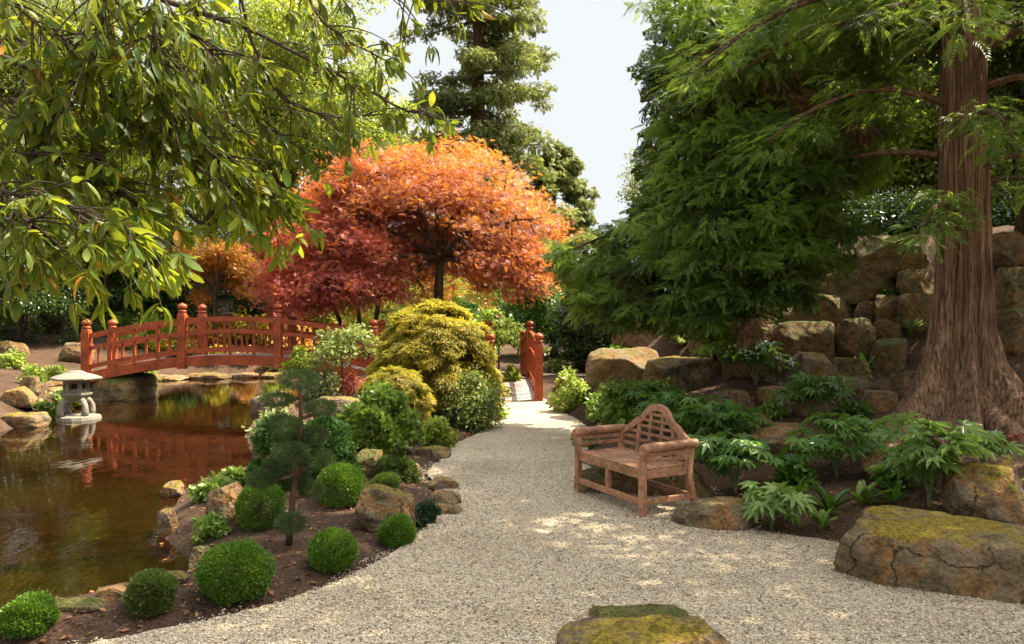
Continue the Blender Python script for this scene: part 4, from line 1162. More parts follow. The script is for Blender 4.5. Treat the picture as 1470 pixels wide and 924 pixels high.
def tuft(px, py, wpx, hpx, n, mat, label, name='strap_plant', group='strap leaved plants', wide=.09, T=None):
    """rosette of arching strap leaves"""
    p = on_ground(px, py); sc = F / p[1]; rx, hz = wpx / 2 / sc, hpx / sc
    a = rng.random(n) * 6.28; el = rng.uniform(.4, 1.35, n)
    D = np.stack([np.cos(a) * np.cos(el), np.sin(a) * np.cos(el), np.sin(el)], -1)
    Nn = np.stack([-np.cos(a) * np.sin(el), -np.sin(a) * np.sin(el), np.cos(el)], -1)
    me = tri_mesh(name, [leaves(np.zeros((n, 3)) + rng.normal(size=(n, 3)) * .01, D, Nn, math.hypot(rx, hz) * rng.uniform(.6, 1.05, n), T if T else T_LONG)])
    o = link(name, me, M[mat]); o.location = p
    return tag(o, label, 'plant', group)
tuft(1180, 764, 50, 40, 14, 'lf_light', 'bright strap leaved fern at the gravel edge right of the silvery fatsia')
tuft(1190, 738, 50, 44, 14, 'lf_laurel', 'strap leaved fern behind the bright one in the dark bed')
tuft(1142, 722, 44, 34, 12, 'lf_laurel', 'strap leaved fern between the broad fatsia and the silvery one')
tuft(1236, 726, 60, 40, 16, 'lf_light', 'strap leaved fern left of the great slab')
tuft(1282, 722, 50, 40, 12, 'lf_laurel', 'strap leaved fern at the foot of the tall bright fatsia')
tuft(1120, 668, 40, 34, 12, 'lf_laurel', 'strap leaved fern below the flat tan slab')
tuft(1192, 494, 40, 24, 12, 'lf_laurel', 'small fern beside the wedge shaped boulder')
tuft(1240, 540, 34, 34, 14, 'lf_laurel', 'small fern under the wedge shaped boulder')
tuft(1306, 482, 40, 36, 22, 'lf_vari', 'white variegated strap plant left of the trunk', group=None)
tuft(978, 500, 50, 26, 18, 'lf_vari', 'pale variegated strap plant above the flat topped boulder', group=None)
tuft(1455, 735, 90, 60, 16, 'lf_fern', 'arching green fern at the right edge beside the yellow moss topped block', 'fern', None, T=T_FERN)
tuft(1440, 690, 60, 34, 12, 'lf_gold', 'bronze fern on the yellow moss topped block', 'fern', None, T=T_FERN)
tuft(1345, 765, 40, 26, 10, 'lf_fern', 'small green fern on top of the great slab', 'fern', None, T=T_FERN)
dome(1462, 646, 50, 34, 'lf_red', 420, .05, 'small red leaved plant at the right edge', name='red_plant', cat='plant', clumps=10)
dome(822, 588, 74, 56, 'lf_lime', 1300, .11, 'lime green leafy shrub at the path side beyond the bench', clumps=24)
dome(905, 612, 92, 66, 'lf_light', 2000, .12, 'bright green leafy shrub behind the bench beside the lime one', clumps=30)
dome(862, 604, 60, 40, 'lf_light', 900, .10, 'low leafy plant between the lime shrub and the bright shrub', name='leafy_plant', cat='plant', clumps=16)
dome(985, 612, 80, 44, 'lf_laurel', 900, .10, 'low dark leafy cover behind the arm of the bench', name='ground_plant', cat='plant', clumps=16)
dome(842, 645, 50, 26, 'lf_light', 300, .07, 'small leafy plant behind the left arm of the bench', name='leafy_plant', cat='plant', clumps=8)
for x, y, ww, hh, n_, mt, lb in [
    (960, 590, 90, 44, 1200, 'lf_light', 'leafy green cover under the flat topped boulder behind the bench top'),
    (1010, 628, 70, 40, 800, 'lf_laurel', 'dark leafy plant right above the bench arm'),
    (875, 585, 60, 36, 800, 'lf_light', 'leafy plant below the boulder at the left end of the rock bank'),
    (1150, 700, 70, 40, 700, 'lf_laurel', 'dark leafy plant between the deep green and the shining fatsia'),
    (1290, 705, 60, 40, 600, 'lf_laurel', 'low dark leafy plant in front of the ledge stone'),
    (1110, 600, 50, 26, 500, 'lf_light', 'small green plant above the round moss covered stone'),
    (1230, 600, 60, 22, 500, 'lf_laurel', 'low dark plant left of the redwood roots'),
    (1150, 462, 60, 22, 400, 'lf_laurel', 'dark plant tucked between the boulders of the wall'),
    (1290, 432, 60, 20, 400, 'lf_dark', 'dark plant on the ledge below the second course of the wall')]:
    dome(x, y, ww, hh, mt, n_, .085, lb, name='leafy_plant', cat='plant', clumps=18)
for k, (x, y, ww, hh, mt, lb) in enumerate([
    (800, 538, 50, 26, 'lf_light', 'low plants beyond the gravel right of the short bridge'), (845, 532, 56, 28, 'lf_vari', 'greyish low plant beyond the short bridge beside the dark hedge'),
    (815, 560, 40, 24, 'lf_lime', 'little lime plant in front of the far gravel'), (735, 548, 24, 20, 'lf_lime', 'little lime plant at the far end of the short bridge'),
    (700, 520, 60, 40, 'lf_light', 'green plant behind the left railing of the short bridge'), (760, 518, 60, 44, 'lf_laurel', 'dark green plant behind the short bridge at the foot of the laurel'),
    (830, 516, 70, 44, 'lf_laurel', 'dark green plant under the dark hedge beyond the short bridge'),
    (880, 524, 50, 24, 'lf_laurel', 'dark low plant at the left foot of the rock bank')]):
    dome(x, y, ww, hh, mt, 500, .14, lb, name='leafy_plant', cat='plant', clumps=10)

# ================================================================== LEFT BANK PLANTING
for x, y, ww, hh, mt, lb in [
    (12, 530, 40, 34, 'lf_lime', 'lime perennial at the left edge of the left bank'),
    (38, 552, 40, 26, 'lf_lime', 'lime perennial above the yellow moss covered rock'),
    (70, 548, 46, 26, 'lf_lime', 'lime perennial left of the stone lantern roof'),
    (88, 585, 46, 30, 'lf_light', 'leafy plant at the waterline left of the lantern legs'),
    (60, 602, 40, 24, 'lf_light', 'leafy plant at the waterline of the broad left rock'),
    (140, 562, 40, 24, 'lf_light', 'leafy plant under the left end of the long bridge'),
    (205, 552, 40, 34, 'lf_lime', 'lime plant at the waterline right of the bridge abutment'),
    (48, 480, 40, 24, 'lf_lime', 'yellow sprig in the shade under the left shrubs'),
    (95, 490, 60, 40, 'lf_dark', 'dark low shrub uphill of the lantern'),
    (20, 492, 70, 44, 'lf_dark', 'dark low shrub at the far left of the bank')]:
    dome(x, y, ww, hh, mt, 480, .11, lb, name='perennial', cat='plant', clumps=14)
# sunlit planting on the far shore, seen through the railings
for k, (x, y, ww, hh, mt, lb) in enumerate([
    (215, 522, 70, 34, 'lf_lime', 'lime shrub on the far shore behind the left bay of the railing'),
    (285, 522, 80, 30, 'lf_orange', 'orange low shrub on the far shore behind the middle bay of the railing'),
    (350, 522, 80, 32, 'lf_gold', 'golden low shrub on the far shore behind the middle of the bridge'),
    (420, 520, 80, 36, 'lf_orange', 'orange shrub on the far shore behind the right bay of the railing'),
    (160, 520, 60, 40, 'lf_light', 'light green shrub behind the left end of the long bridge'),
    (480, 516, 70, 40, 'lf_gold', 'golden shrub behind the right end of the long bridge')]):
    YY = 28.6 + .4 * k; XX = (x - CX) / F * YY
    dome(x, CY + (H - gz(XX, YY)) * F / YY, ww * 1.2, hh * 1.5, mt, 1500, .17, lb, clumps=24, Y=YY)

for k, (x, ww, mt, lb) in enumerate([(185, 50, 'lf_lime', 'lime edge plant on the far shore beside the abutment'), (228, 46, 'lf_gold', 'golden edge plant on the far shore in the left bay'),
    (268, 50, 'lf_light', 'green edge plant on the far shore beneath the left mid post'), (310, 50, 'lf_gold', 'golden edge plant on the far shore beneath the crest of the bridge'),
    (352, 46, 'lf_orange', 'orange edge plant on the far shore right of the bridge crest'), (392, 50, 'lf_lime', 'lime edge plant on the far shore near the right mid post')]):
    YY = 27.6; XX = (x - CX) / F * YY
    while sdist(POND, [XX], [YY])[0] < .35: YY += .2; XX = (x - CX) / F * YY
    dome(x, CY + (H - gz(XX, YY)) * F / YY, ww, 24, mt, 700, .13, lb, name='edge_plant', cat='plant', clumps=14, Y=YY, group='plants on the far shore')

# ================================================================== TREES
A = np.array
def up_from(px, py, Y):                                  # foot of a tree on the ground under a picture point at distance Y
    x = (px - CX) / F * Y
    return A([x, Y, gz(x, Y)])

# big red Japanese maple
def jmaple(label, px, Y, envs, mat, m, nl, fork_px, r0, lean, cr, multi=1, flat=.42, ls=.115, low=-.85):
    b = up_from(px, 0, Y)
    t = thing('japanese_maple', label, 'maple tree', tuple(b))
    mb = MB(); fork = at(*fork_px, Y)
    cs = env_centres(envs, m, .25, low)
    if multi == 1:
        cs = [c for c in cs if not (c[1] < b[1] + .2 and abs(c[0] - b[0]) < 1.0 and c[2] < fork[2] + 1.5)]   # the fork stands open to the front
        tr = bez(b, (b + fork) / 2 + A([lean, 0, 0]), fork, 7)
        mb.tube(tr, np.linspace(r0, r0 * .72, 7), 9)
        branch_net(mb, fork, r0 * .62, cs, 16, .14, 6, .16)
    else:
        groups = [[] for _ in range(multi)]
        for c in cs: groups[min(multi - 1, int((c[0] - min(q[0] for q in cs)) / (max(q[0] for q in cs) - min(q[0] for q in cs) + 1e-6) * multi))].append(c)
        for k, g in enumerate(groups):
            if not g: continue
            f2 = fork + A([(k - (multi - 1) / 2) * .75, rng.normal() * .3, rng.normal() * .25]); 
            mb.tube(bez(b + A([(k - 1) * .15, 0, 0]), (b + f2) / 2 + A([(k - 1) * .1, 0, .2]), f2, 6), np.linspace(r0 * .7, r0 * .5, 6), 8)
            branch_net(mb, f2, r0 * .45, g, 6, .12, 5)
    mb.build('trunk', M['bark_dark'], t, True)
    parts = []
    C0 = A(envs[0][0])
    for c in cs:
        q = cr * rng.uniform(.6, 1.3); n = max(8, int(nl * (q / cr) ** 2))
        P = c + rng.normal(size=(n, 3)) * A([q, q, q * flat]) * .55
        o_ = nrm((c - C0) * A([1, 1, .2]) + 1e-6)
        P[:, 2] -= .38 * ((P - c) @ o_)                                  # tiers slope down outward
        nn = nrm(A([0, 0, .8]) + o_ * .4 + rng.normal(size=(n, 3)) * .6)
        D = nrm(rnd(n) * [1, 1, .4] + o_ * .5 + A([0, 0, -.45]))
        parts.append(leaves(P, D, nn, ls * rng.uniform(.7, 1.3, n), T_MAPLE))
    link('crown', tri_mesh('crown', parts), M[mat], t)
YM = 21.0
def E(px, py, Y, rx, rz, ry=None, wt=1.0):               # ellipsoid from picture place and radii in photo pixels
    s_ = F / Y
    return (at(px, py, Y), (rx / s_, (ry if ry else rx) / s_, rz / s_), wt)
jmaple('large spreading red and orange Japanese maple behind the golden mound', 627, YM,
       [E(645, 325, YM, 158, 135, 130, 1.0), E(560, 310, YM, 115, 105, 110, .5), E(705, 330, YM, 95, 100, 95, .4), E(735, 388, YM, 72, 55, 80, .3), E(550, 390, YM, 90, 60, 80, .35), E(585, 255, YM, 95, 62, 85, .35)], 'lf_maple', 310, 165, (632, 372), .17, -.05, .62)
jmaple('crimson Japanese maple with several leaning stems left of the large red one', 520, 20.0,
       [E(480, 370, 20.0, 105, 92, 90, 1.0), E(435, 415, 20.0, 72, 52, 60, .55), E(505, 290, 20.4, 80, 70, 70, .4)], 'lf_maple2', 150, 170, (510, 415), .10, .1, .55, 3)
jmaple('small amber orange maple behind the long bridge', 308, 29.0,
       [E(308, 398, 29.0, 58, 56, 56, 1.0), E(335, 372, 29.0, 36, 30, 36, .25)], 'lf_orange', 60, 230, (308, 425), .08, 0, .45, 1, .6)
jmaple('pink red maple peeping out behind the crimson one', 395, 30.0,
       [E(385, 372, 30, 42, 34, 40, 1.0)], 'lf_maple2', 18, 260, (392, 410), .09, 0, .55, 1, .4)

# tall conifer behind
def conifer(label, px, Y, ztop, zlow, rbase, mat, n_tier, nl, ls, r0, group=None, name='conifer', droop=.25, gap=.25):
    b = up_from(px, 0, Y)
    t = thing(name, label, 'conifer tree', tuple(b), 0, group)
    top = A([b[0], b[1], ztop]); mb = MB()
    mb.tube([b, b + (top - b) * .3, b + (top - b) * .6, top], [r0, r0 * .75, r0 * .45, .03], 10)
    parts = []
    for k in range(n_tier):
        z = zlow + (ztop - zlow) * (k / n_tier) ** .9
        f_ = 1 - (z - zlow) / (ztop - zlow)
        R = rbase * (.18 + .82 * f_ ** .7)
        for j in range(rng.integers(4, 7)):
            if rng.random() < gap: continue
            a = rng.random() * 6.28; L = R * rng.uniform(.55, 1.08); zz = z + rng.normal() * .3
            o = A([math.cos(a), math.sin(a), 0]); s0 = A([b[0], b[1], zz])
            e = s0 + o * L + A([0, 0, -droop * L + .12 * L])
            mid = s0 + o * L * .5 + A([0, 0, -droop * L * .3])
            mb.tube(bez(s0, mid, e, 6), np.linspace(r0 * .16 * (.4 + f_), .015, 6), 4, False)
            for u in np.linspace(.35, 1.0, 4):
                c = (1 - u) ** 2 * s0 + 2 * u * (1 - u) * mid + u * u * e + rng.normal(size=3) * .18
                q = R * .13 * rng.uniform(.7, 1.3) + .2
                parts.append(clump_leaves(c, (q, q, q * .55), nl, ls, T_SPRAY, .5, .35))
    mb.build('trunk', M['bark_brown'], t, True)
    link('crown', tri_mesh('crown', parts), M[mat], t)
conifer('very tall dark conifer with a thick bare trunk behind the large red maple', 686, 46, 31, 5.5, 6.9, 'lf_conifer', 40, 105, .31, .8)
conifer('lower conifer to the right of the very tall one', 796, 52, 14.5, 3.0, 5.0, 'lf_conifer', 18, 120, .32, .3)
conifer('olive conifer between the leafy trees and the large red maple', 415, 36, 17, 3, 3.6, 'lf_conifer', 18, 80, .36, .3)

# leafy trees at the left
def btree(label, px, Y, envs, mat, m, cr, nl, ls, r0, name='broadleaf_tree', group=None, T=T_DIA, flat=.6, bottom=-.8, inner=.4):
    b = up_from(px, 0, Y); zt = max(e[0][2] for e in envs)
    nl = int(nl * (1.4 if mat in ('lf_tree', 'lf_tree2') else 1.9)); ls *= .78; m = int(m * 1.2)
    tr = [b, b + A([.1, 0, (zt - b[2]) * .35]), b + A([-.1, 0, (zt - b[2]) * .7]), b + A([0, 0, zt - b[2]])]
    return tree(name, label, 'tree', b, tr, r0, envs, m, cr, nl, ls, M[mat], M['bark_dark'], T, 8, flat, .5, .25, inner, group, bottom)
LG = 'leafy trees behind the pond'
btree('bright sunlit broadleaf tree behind the maples', 455, 33, [E(450, 130, 33, 130, 190, 120, 1), E(505, 220, 33, 75, 110, 80, .5), E(360, 60, 34, 110, 150, 110, .6)], 'lf_tree', 130, 1.15, 210, .23, .3, group=LG)
btree('large broadleaf tree at the far left behind the pond', 70, 30, [E(70, 120, 30, 170, 200, 150, 1), E(140, 310, 30, 110, 110, 110, .5)], 'lf_tree', 130, 1.15, 190, .2, .32, group=LG)
btree('yellow green broadleaf tree in the gap above the orange maple', 300, 38, [E(300, 120, 38, 110, 150, 110, 1), E(350, 265, 38, 70, 70, 70, .4), E(205, 200, 38, 60, 130, 60, .4)], 'lf_tree2', 95, 1.2, 160, .24, .26, group=LG)
btree('tall leafy tree at the far left edge, nearer than the large one', -60, 27, [E(-40, 150, 27, 150, 230, 120, 1), E(60, 20, 27, 120, 110, 110, .5)], 'lf_tree', 110, 1.1, 180, .2, .3, group=LG)
btree('leafy tree filling the gap behind the small orange maple', 245, 42, [E(235, 250, 42, 140, 150, 110, 1), E(420, 230, 44, 120, 140, 90, .7)], 'lf_tree', 110, 1.5, 190, .26, .3, group=LG)
btree('pale loose tree far behind beside the cypress', 935, 40, [E(925, 262, 40, 34, 42, 40, 1)], 'lf_vari', 22, .8, 60, .22, .12)
btree('dense bright green shrub tree beyond the short bridge', 795, 30, [E(795, 450, 30, 62, 55, 60, 1), E(840, 470, 30, 44, 44, 44, .4)], 'lf_laurel', 60, .62, 320, .15, .14, name='laurel_tree', inner=.6)
btree('green shrub tree behind the lime sapling', 700, 31, [E(690, 458, 31, 50, 34, 45, 1)], 'lf_laurel', 26, .6, 260, .16, .1, name='laurel_tree', inner=.5)
btree('dark hedge tree at the left of the rock bank', 868, 26, [E(868, 465, 26, 60, 55, 55, 1)], 'lf_dark', 45, .62, 260, .15, .12, name='evergreen_shrub', inner=.5)
btree('distant tree closing the view right of the laurel', 880, 44, [E(872, 420, 44, 70, 48, 60, 1)], 'lf_tree', 34, .9, 160, .26, .2)
# evergreen shrubs of the left bank
SG = 'dark evergreen shrubs behind the pond'
for px, Y, cx, cy, rx, rz, mt, lb in [
    (30, 27, 30, 415, 80, 75, 'lf_dark', 'dark evergreen shrub at the left edge behind the pond'),
    (115, 31, 118, 395, 75, 85, 'lf_dark', 'dark evergreen shrub behind the left end of the long bridge'),
    (205, 32, 205, 400, 62, 80, 'lf_laurel', 'glossy green evergreen shrub left of the small orange maple'),
    (245, 33, 250, 430, 60, 60, 'lf_dark', 'dark evergreen shrub under the small orange maple'),
    (375, 33, 378, 420, 48, 62, 'lf_dark', 'dark evergreen shrub between the small orange maple and the crimson one'),
    (440, 32, 445, 440, 55, 45, 'lf_tree', 'green shrub behind the stems of the crimson maple'),
    (560, 32, 560, 440, 75, 52, 'lf_tree2', 'yellow green shrub behind the trunk of the large red maple'),
    (640, 32, 640, 445, 60, 45, 'lf_tree', 'green shrub right behind the trunk of the large red maple')]:
    btree(lb, px, Y, [E(cx, cy, Y, rx, rz, rx, 1)], mt, 46, .62, 230, .13, .09, name='evergreen_shrub', group=SG, inner=.45, bottom=-1)
for px, Y, cx, cy, rx, rz, mt, lb in [
    (-40, 40, -40, 330, 150, 170, 'lf_dark', 'tall dark tree closing the view at the far left'),
    (190, 46, 190, 400, 120, 95, 'lf_dark', 'low dark tree far behind the orange maple'),
    (420, 48, 420, 400, 130, 110, 'lf_dark', 'dark tree far behind the crimson maple'),
    (600, 54, 600, 420, 140, 80, 'lf_dark', 'dark tree far behind the large red maple'),
    (760, 58, 760, 440, 110, 50, 'lf_tree', 'distant tree line tree behind the short bridge')]:
    btree(lb, px, Y, [E(cx, cy, Y, rx, rz, rx * .6, 1)], mt, 70, 1.3, 190, .3, .3, group='trees closing the view')

# ------------------------------------------------------------------ redwood with fluted trunk
def redwood():
    Y = 9.2; b = at(1378, 588, Y); b[2] = gz(b[0], b[1]) - .05
    t = thing('redwood_tree', 'massive redwood with fluted red brown trunk and spreading roots on the rock bank', 'tree', tuple(b))
    sc = F / Y
    prof = [(-.5, .95), (-.15, .80), (0, .70), (.22, .60), (.5, .50), (.9, .39), (1.4, .325), (2.1, .28), (2.9, .25), (3.8, .225), (5, .205), (8, .17), (12, .16), (16, .05)]
    zs = np.concatenate([np.linspace(-.5, 4.6, 150), np.linspace(4.7, 16, 60)])
    nth = 220; th = np.linspace(0, 2 * math.pi, nth, endpoint=False)
    V = []
    lob = [(3.45, 1.0, .26), (4.3, .62, .19), (5.1, .75, .19), (5.9, .9, .24), (.7, .4, .3), (1.6, .5, .3), (2.6, .45, .3)]   # root buttresses (angle, strength, width)
    for z in zs:
        r = np.interp(z, [p[0] for p in prof], [p[1] for p in prof])
        fl = math.exp(-max(z, -.3) / .48)
        rr = np.full(nth, r) * (1 - .25 * fl)
        for a, s_, w_ in lob:
            dd = np.angle(np.exp(1j * (th - a - .12 * z)))
            rr += s_ * fl * np.exp(-(dd / w_) ** 2) * .9
        rr += .02 * np.sin(th * 9 + z * .5 + .6 * np.sin(z * .9)) * min(1, r / .4) + .014 * np.sin(th * 13 - z * .35 + 1.0 * np.sin(z * .7))
        fib = np.array([mnoise.fractal(Vector((math.cos(a) * 8, math.sin(a) * 8, z * .4)), .6, 2.3, 4) for a in th])
        rr += .04 * fib
        cx = b[0] + .05 * math.sin(z * .45); cy = b[1]
        V += [(cx + q * math.cos(a), cy + q * math.sin(a), b[2] + z) for q, a in zip(rr, th)]
    n = len(zs)
    I = np.arange(n * nth).reshape(n, nth); J = np.roll(I, -1, 1)
    Fq = np.concatenate([np.stack([I[:-1].ravel(), J[:-1].ravel(), J[1:].ravel()], -1), np.stack([I[:-1].ravel(), J[1:].ravel(), I[1:].ravel()], -1)])
    me = tri_mesh('trunk', [(A(V), Fq)]); me.polygons.foreach_set('use_smooth', [True] * len(me.polygons))
    link('trunk', me, M['bark_red'], t)
    # surface roots
    for (a, L, r) in [(3.30, 2.0, .17), (3.75, 1.5, .14), (4.45, 1.35, .13), (5.3, 1.6, .14), (5.9, 2.0, .16), (6.2, 1.8, .13), (2.8, 1.4, .12)]:
        mb = MB(); pts = []
        for u in np.linspace(0.25, 1, 9):
            aa = a + .18 * math.sin(u * 5 + a * 3)
            x, y = b[0] + math.cos(aa) * L * u, b[1] + math.sin(aa) * L * u
            pts.append((x, y, gz(x, y) + r * .55 * (1 - u) + .22 * max(0, .5 - u)))
        mb.tube(pts, np.linspace(r, .03, 9) * (1 + .1 * rng.normal(size=9)), 9)
        mb.build('root', M['bark_red'], t, True)
    for (a, L, r, h0, bend) in [(3.50, 2.1, .27, .62, .35), (4.05, 1.5, .2, .42, -.2), (4.75, 1.5, .24, .5, .3), (5.55, 1.7, .22, .45, -.35), (6.05, 2.2, .26, .6, .2)]:
        mb = MB(); pts = []
        for u in np.linspace(.12, 1, 12):
            aa = a + bend * u * u
            x, y = b[0] + math.cos(aa) * L * u, b[1] + math.sin(aa) * L * u
            pts.append((x, y, gz(x, y) + h0 * (1 - u) ** 2.2 + .05 - .1 * u))
        mb.tube(pts, np.linspace(r, .05, 12) * (1 + .07 * rng.normal(size=12)), 14)
        mb.build('root', M['bark_red'], t, True)
    # boughs and their flat feathery sprays
    mb = MB(); parts = []
    boughs = []
    for (z, a, L, dr) in [(2.75, 3.9, 1.3, .35), (3.3, 5.4, 1.5, .2), (3.7, 4.4, 1.9, .35), (4.1, 3.4, 2.5, .25), (4.3, 5.9, 2.0, .3), (4.6, 4.9, 1.9, .2),
                          (3.1, 6.1, 1.5, .3), (3.5, 2.6, 2.2, .2), (4.9, 3.8, 2.4, .2)]:
        boughs.append((z, a, L, dr, True))
    for k in range(54):
        z = 4.6 + 7.6 * rng.random(); boughs.append((z, rng.random() * 6.28, rng.uniform(1.6, 3.5) * (1 - .35 * (z - 4) / 8), rng.uniform(.1, .4), False))
    for z, a, L, dr, low in boughs:
        if not low and z < 7.5 and math.cos(a - .4) > .75: continue
        s0 = A([b[0] + .25 * math.cos(a), b[1] + .25 * math.sin(a), b[2] + z]); o = A([math.cos(a), math.sin(a), 0])
        e = s0 + o * L + A([0, 0, -dr * L]); mid = s0 + o * L * .5 + A([0, 0, .16 * L])
        mb.tube(bez(s0, mid, e, 8), np.linspace(.05, .012, 8), 5, False)
        for u in np.linspace(.3, 1, 6 if low else 7):
            c = (1 - u) ** 2 * s0 + 2 * u * (1 - u) * mid + u * u * e + rng.normal(size=3) * .08
            n = 26 if low else 20; q = .34 if low else .46
            d = rnd(n); P = c + d * (rng.random(n) ** .6)[:, None] * A([q, q, q * .4])
            D = nrm(d * [1, 1, .2] + o * .7 + A([0, 0, -.25])); nn = nrm(A([0, 0, 1.0]) + rng.normal(size=(n, 3)) * .3)
            parts.append(leaves(P, D, nn, .26 * rng.uniform(.6, 1.3, n), T_FROND))
    mb.build('boughs', M['bark_brown'], t)
    link('crown', tri_mesh('crown', parts), M['lf_cyp'], t)
redwood()

# ------------------------------------------------------------------ cypress with drooping feathery sprays
def cypress():
    Y0 = 13.4; b = up_from(1062, 0, Y0)
    t = thing('cypress_tree', 'dark spreading cypress with drooping feathery foliage hanging over the rock bank', 'conifer tree', tuple(b))
    top = b + A([.3, .2, 9.5]); mb = MB()
    mb.tube([b, b + A([-.1, 0, 2]), b + A([.1, 0, 5]), top], [.26, .22, .16, .05], 9)
    mb.tube([at(905, 470, 13.2), at(925, 360, 12.8), at(945, 270, 12.6), at(975, 205, 12.4), at(1010, 120, 12.3)], [.09, .075, .06, .05, .03], 7)
    # picture place, distance, radius in photo pixels, density
    cl = [(1000, 30, 11.5, 52), (960, 70, 11.8, 34), (1060, 50, 11.2, 55), (985, 120, 11.6, 48), (1040, 120, 11.0, 50), (965, 175, 11.6, 38), (1000, 200, 11.0, 48),
          (1110, 165, 10.2, 50), (1160, 190, 9.9, 52), (1085, 210, 10.2, 52), (1200, 225, 10.0, 46), (1140, 245, 9.9, 50), (1060, 255, 10.3, 50), (1010, 275, 10.6, 52),
          (975, 250, 11.2, 40), (1180, 285, 10.0, 52), (1110, 300, 9.9, 52), (1040, 320, 10.2, 52), (980, 320, 10.8, 48), (1215, 325, 10.2, 42), (1150, 345, 10.0, 48),
          (1080, 365, 10.1, 48), (1010, 370, 10.4, 48), (955, 365, 11.0, 44), (1125, 390, 10.2, 42), (1050, 410, 10.3, 44), (985, 415, 10.6, 42), (1190, 370, 10.4, 34),
          (1085, 425, 10.2, 32), (1010, 448, 10.5, 34), (965, 445, 10.9, 30), (1145, 418, 10.4, 28), (945, 320, 11.6, 36), (935, 290, 11.9, 26), (950, 220, 12.0, 22),
          (905, 375, 12.0, 38), (865, 372, 12.3, 32), (825, 378, 12.6, 26), (890, 410, 12.0, 36), (850, 415, 12.4, 26), (920, 440, 11.6, 36), (880, 345, 12.4, 22), (840, 440, 12.6, 20), (890, 455, 12.0, 26), (805, 365, 12.8, 16),
          (1120, 60, 10.6, 50), (1190, 40, 10.2, 48), (1250, 70, 10.0, 42), (1290, 30, 9.8, 44), (1225, 130, 10.2, 40), (1150, 110, 10.6, 44), (1300, 105, 9.8, 36), (1260, 170, 10.2, 34), (1240, 235, 10.4, 30), (1270, 20, 10.6, 40), (1200, -20, 10.2, 60), (1100, -20, 10.8, 60), (1010, -30, 11.4, 60)]
    cs = []; parts = []; dead = []
    inner = []
    for px, py, Y, r in cl + [(1085, 20, 10.2, 50), (1090, 90, 10.2, 46), (1075, 445, 10.6, 34), (1060, 470, 11.2, 30), (1040, 180, 10.6, 46)]:
        c = at(px, py, Y); q = r * Y / F
        if px < 1240: inner.append(clump_leaves(c + A([.1, 1.3, .1]), (q * 1.1, q * .8, q), int(r * 4), .24, T_SPRAY, .5, .4))  # dark leaves added behind the sprays to block light and deepen the gaps
        cs.append(c)
        n = int(7.5 * r * (1.0 if py > 130 else .75))
        for cc, qq, k in ((c, q, n // 2), (c + A([q * .5 * rng.normal(), .5 * q, q * .45 * rng.normal()]), q * .75, n // 3), (c + A([rng.normal() * q * .8, rng.normal() * q * .4, rng.normal() * q * .6]), q * .45, n // 9)):
            d = rnd(k); rad = rng.random(k) ** .5
            P = cc + d * rad[:, None] * A([qq * .95, qq * .85, qq * .5]); P[:, 2] -= .3 * qq * (d[:, 0] ** 2 + d[:, 1] ** 2) * rad ** 2
            o = nrm(d * [1, 1, .35] + A([0, -.2, 0]))
            D = nrm(o + A([0, 0, -.30]) + rng.normal(size=(k, 3)) * .38)
            nn = nrm(d * .8 + A([0, -.15, .55]) + rng.normal(size=(k, 3)) * .35)
            parts.append(leaves(P, D, nn, .215 * rng.uniform(.6, 1.3, k), T_FROND))
    for px, py, Y, r in [(905, 400, 12.1, 22), (1058, 400, 10.5, 26), (1095, 400, 10.6, 18), (925, 430, 11.8, 20), (1020, 90, 11.3, 34), (1150, 150, 10.1, 24), (1230, 190, 9.9, 22), (1075, 470, 10.0, 22), (1120, 110, 10.3, 26)]:
        c = at(px, py, Y); q = r * Y / F
        dead.append(clump_leaves(c, (q, q, q), 90, .2, T_FROND, .1, .9))
    cs2 = [c for c in cs]
    for lo, hi, zt in ((-99, 2.6, 1.6), (2.6, 3.8, 3.2), (3.8, 5.2, 4.6), (5.2, 99, 6.5)):
        g = [c for c in cs2 if lo <= c[2] < hi]
        branch_net(mb, b + A([0, 0, zt]), .085, g, 7, .05, 5)
    # bare curling twigs inside
    for k in range(70):
        p = at(rng.uniform(1080, 1345), rng.uniform(-10, 230), rng.uniform(10.4, 11.8)); q = p + rng.normal(size=3) * A([.6, .3, .4])
        mb.tube(bez(p, (p + q) / 2 + rng.normal(size=3) * .25, q, 7), np.linspace(.014, .004, 7), 4, False)
    for (x0, y0, x1, y1) in [(975, 165, 915, 128), (930, 150, 940, 118), (955, 215, 915, 197), (965, 235, 930, 200)]:
        p, q = at(x0, y0, 12), at(x1, y1, 12)
        mb.tube(bez(p, (p + q) / 2 + A([0, 0, -.08]), q, 6), np.linspace(.016, .005, 6), 4, False)
    mb.build('trunk', M['bark_brown'], t, True)
    link('crown', tri_mesh('crown', parts), M['lf_cyp'], t)
    link('inner_shade_fill', tri_mesh('inner_shade_fill', inner), M['lf_dark'], t)
    link('dead_foliage', tri_mesh('dead_foliage', dead), M['lf_dead'], t)
cypress()

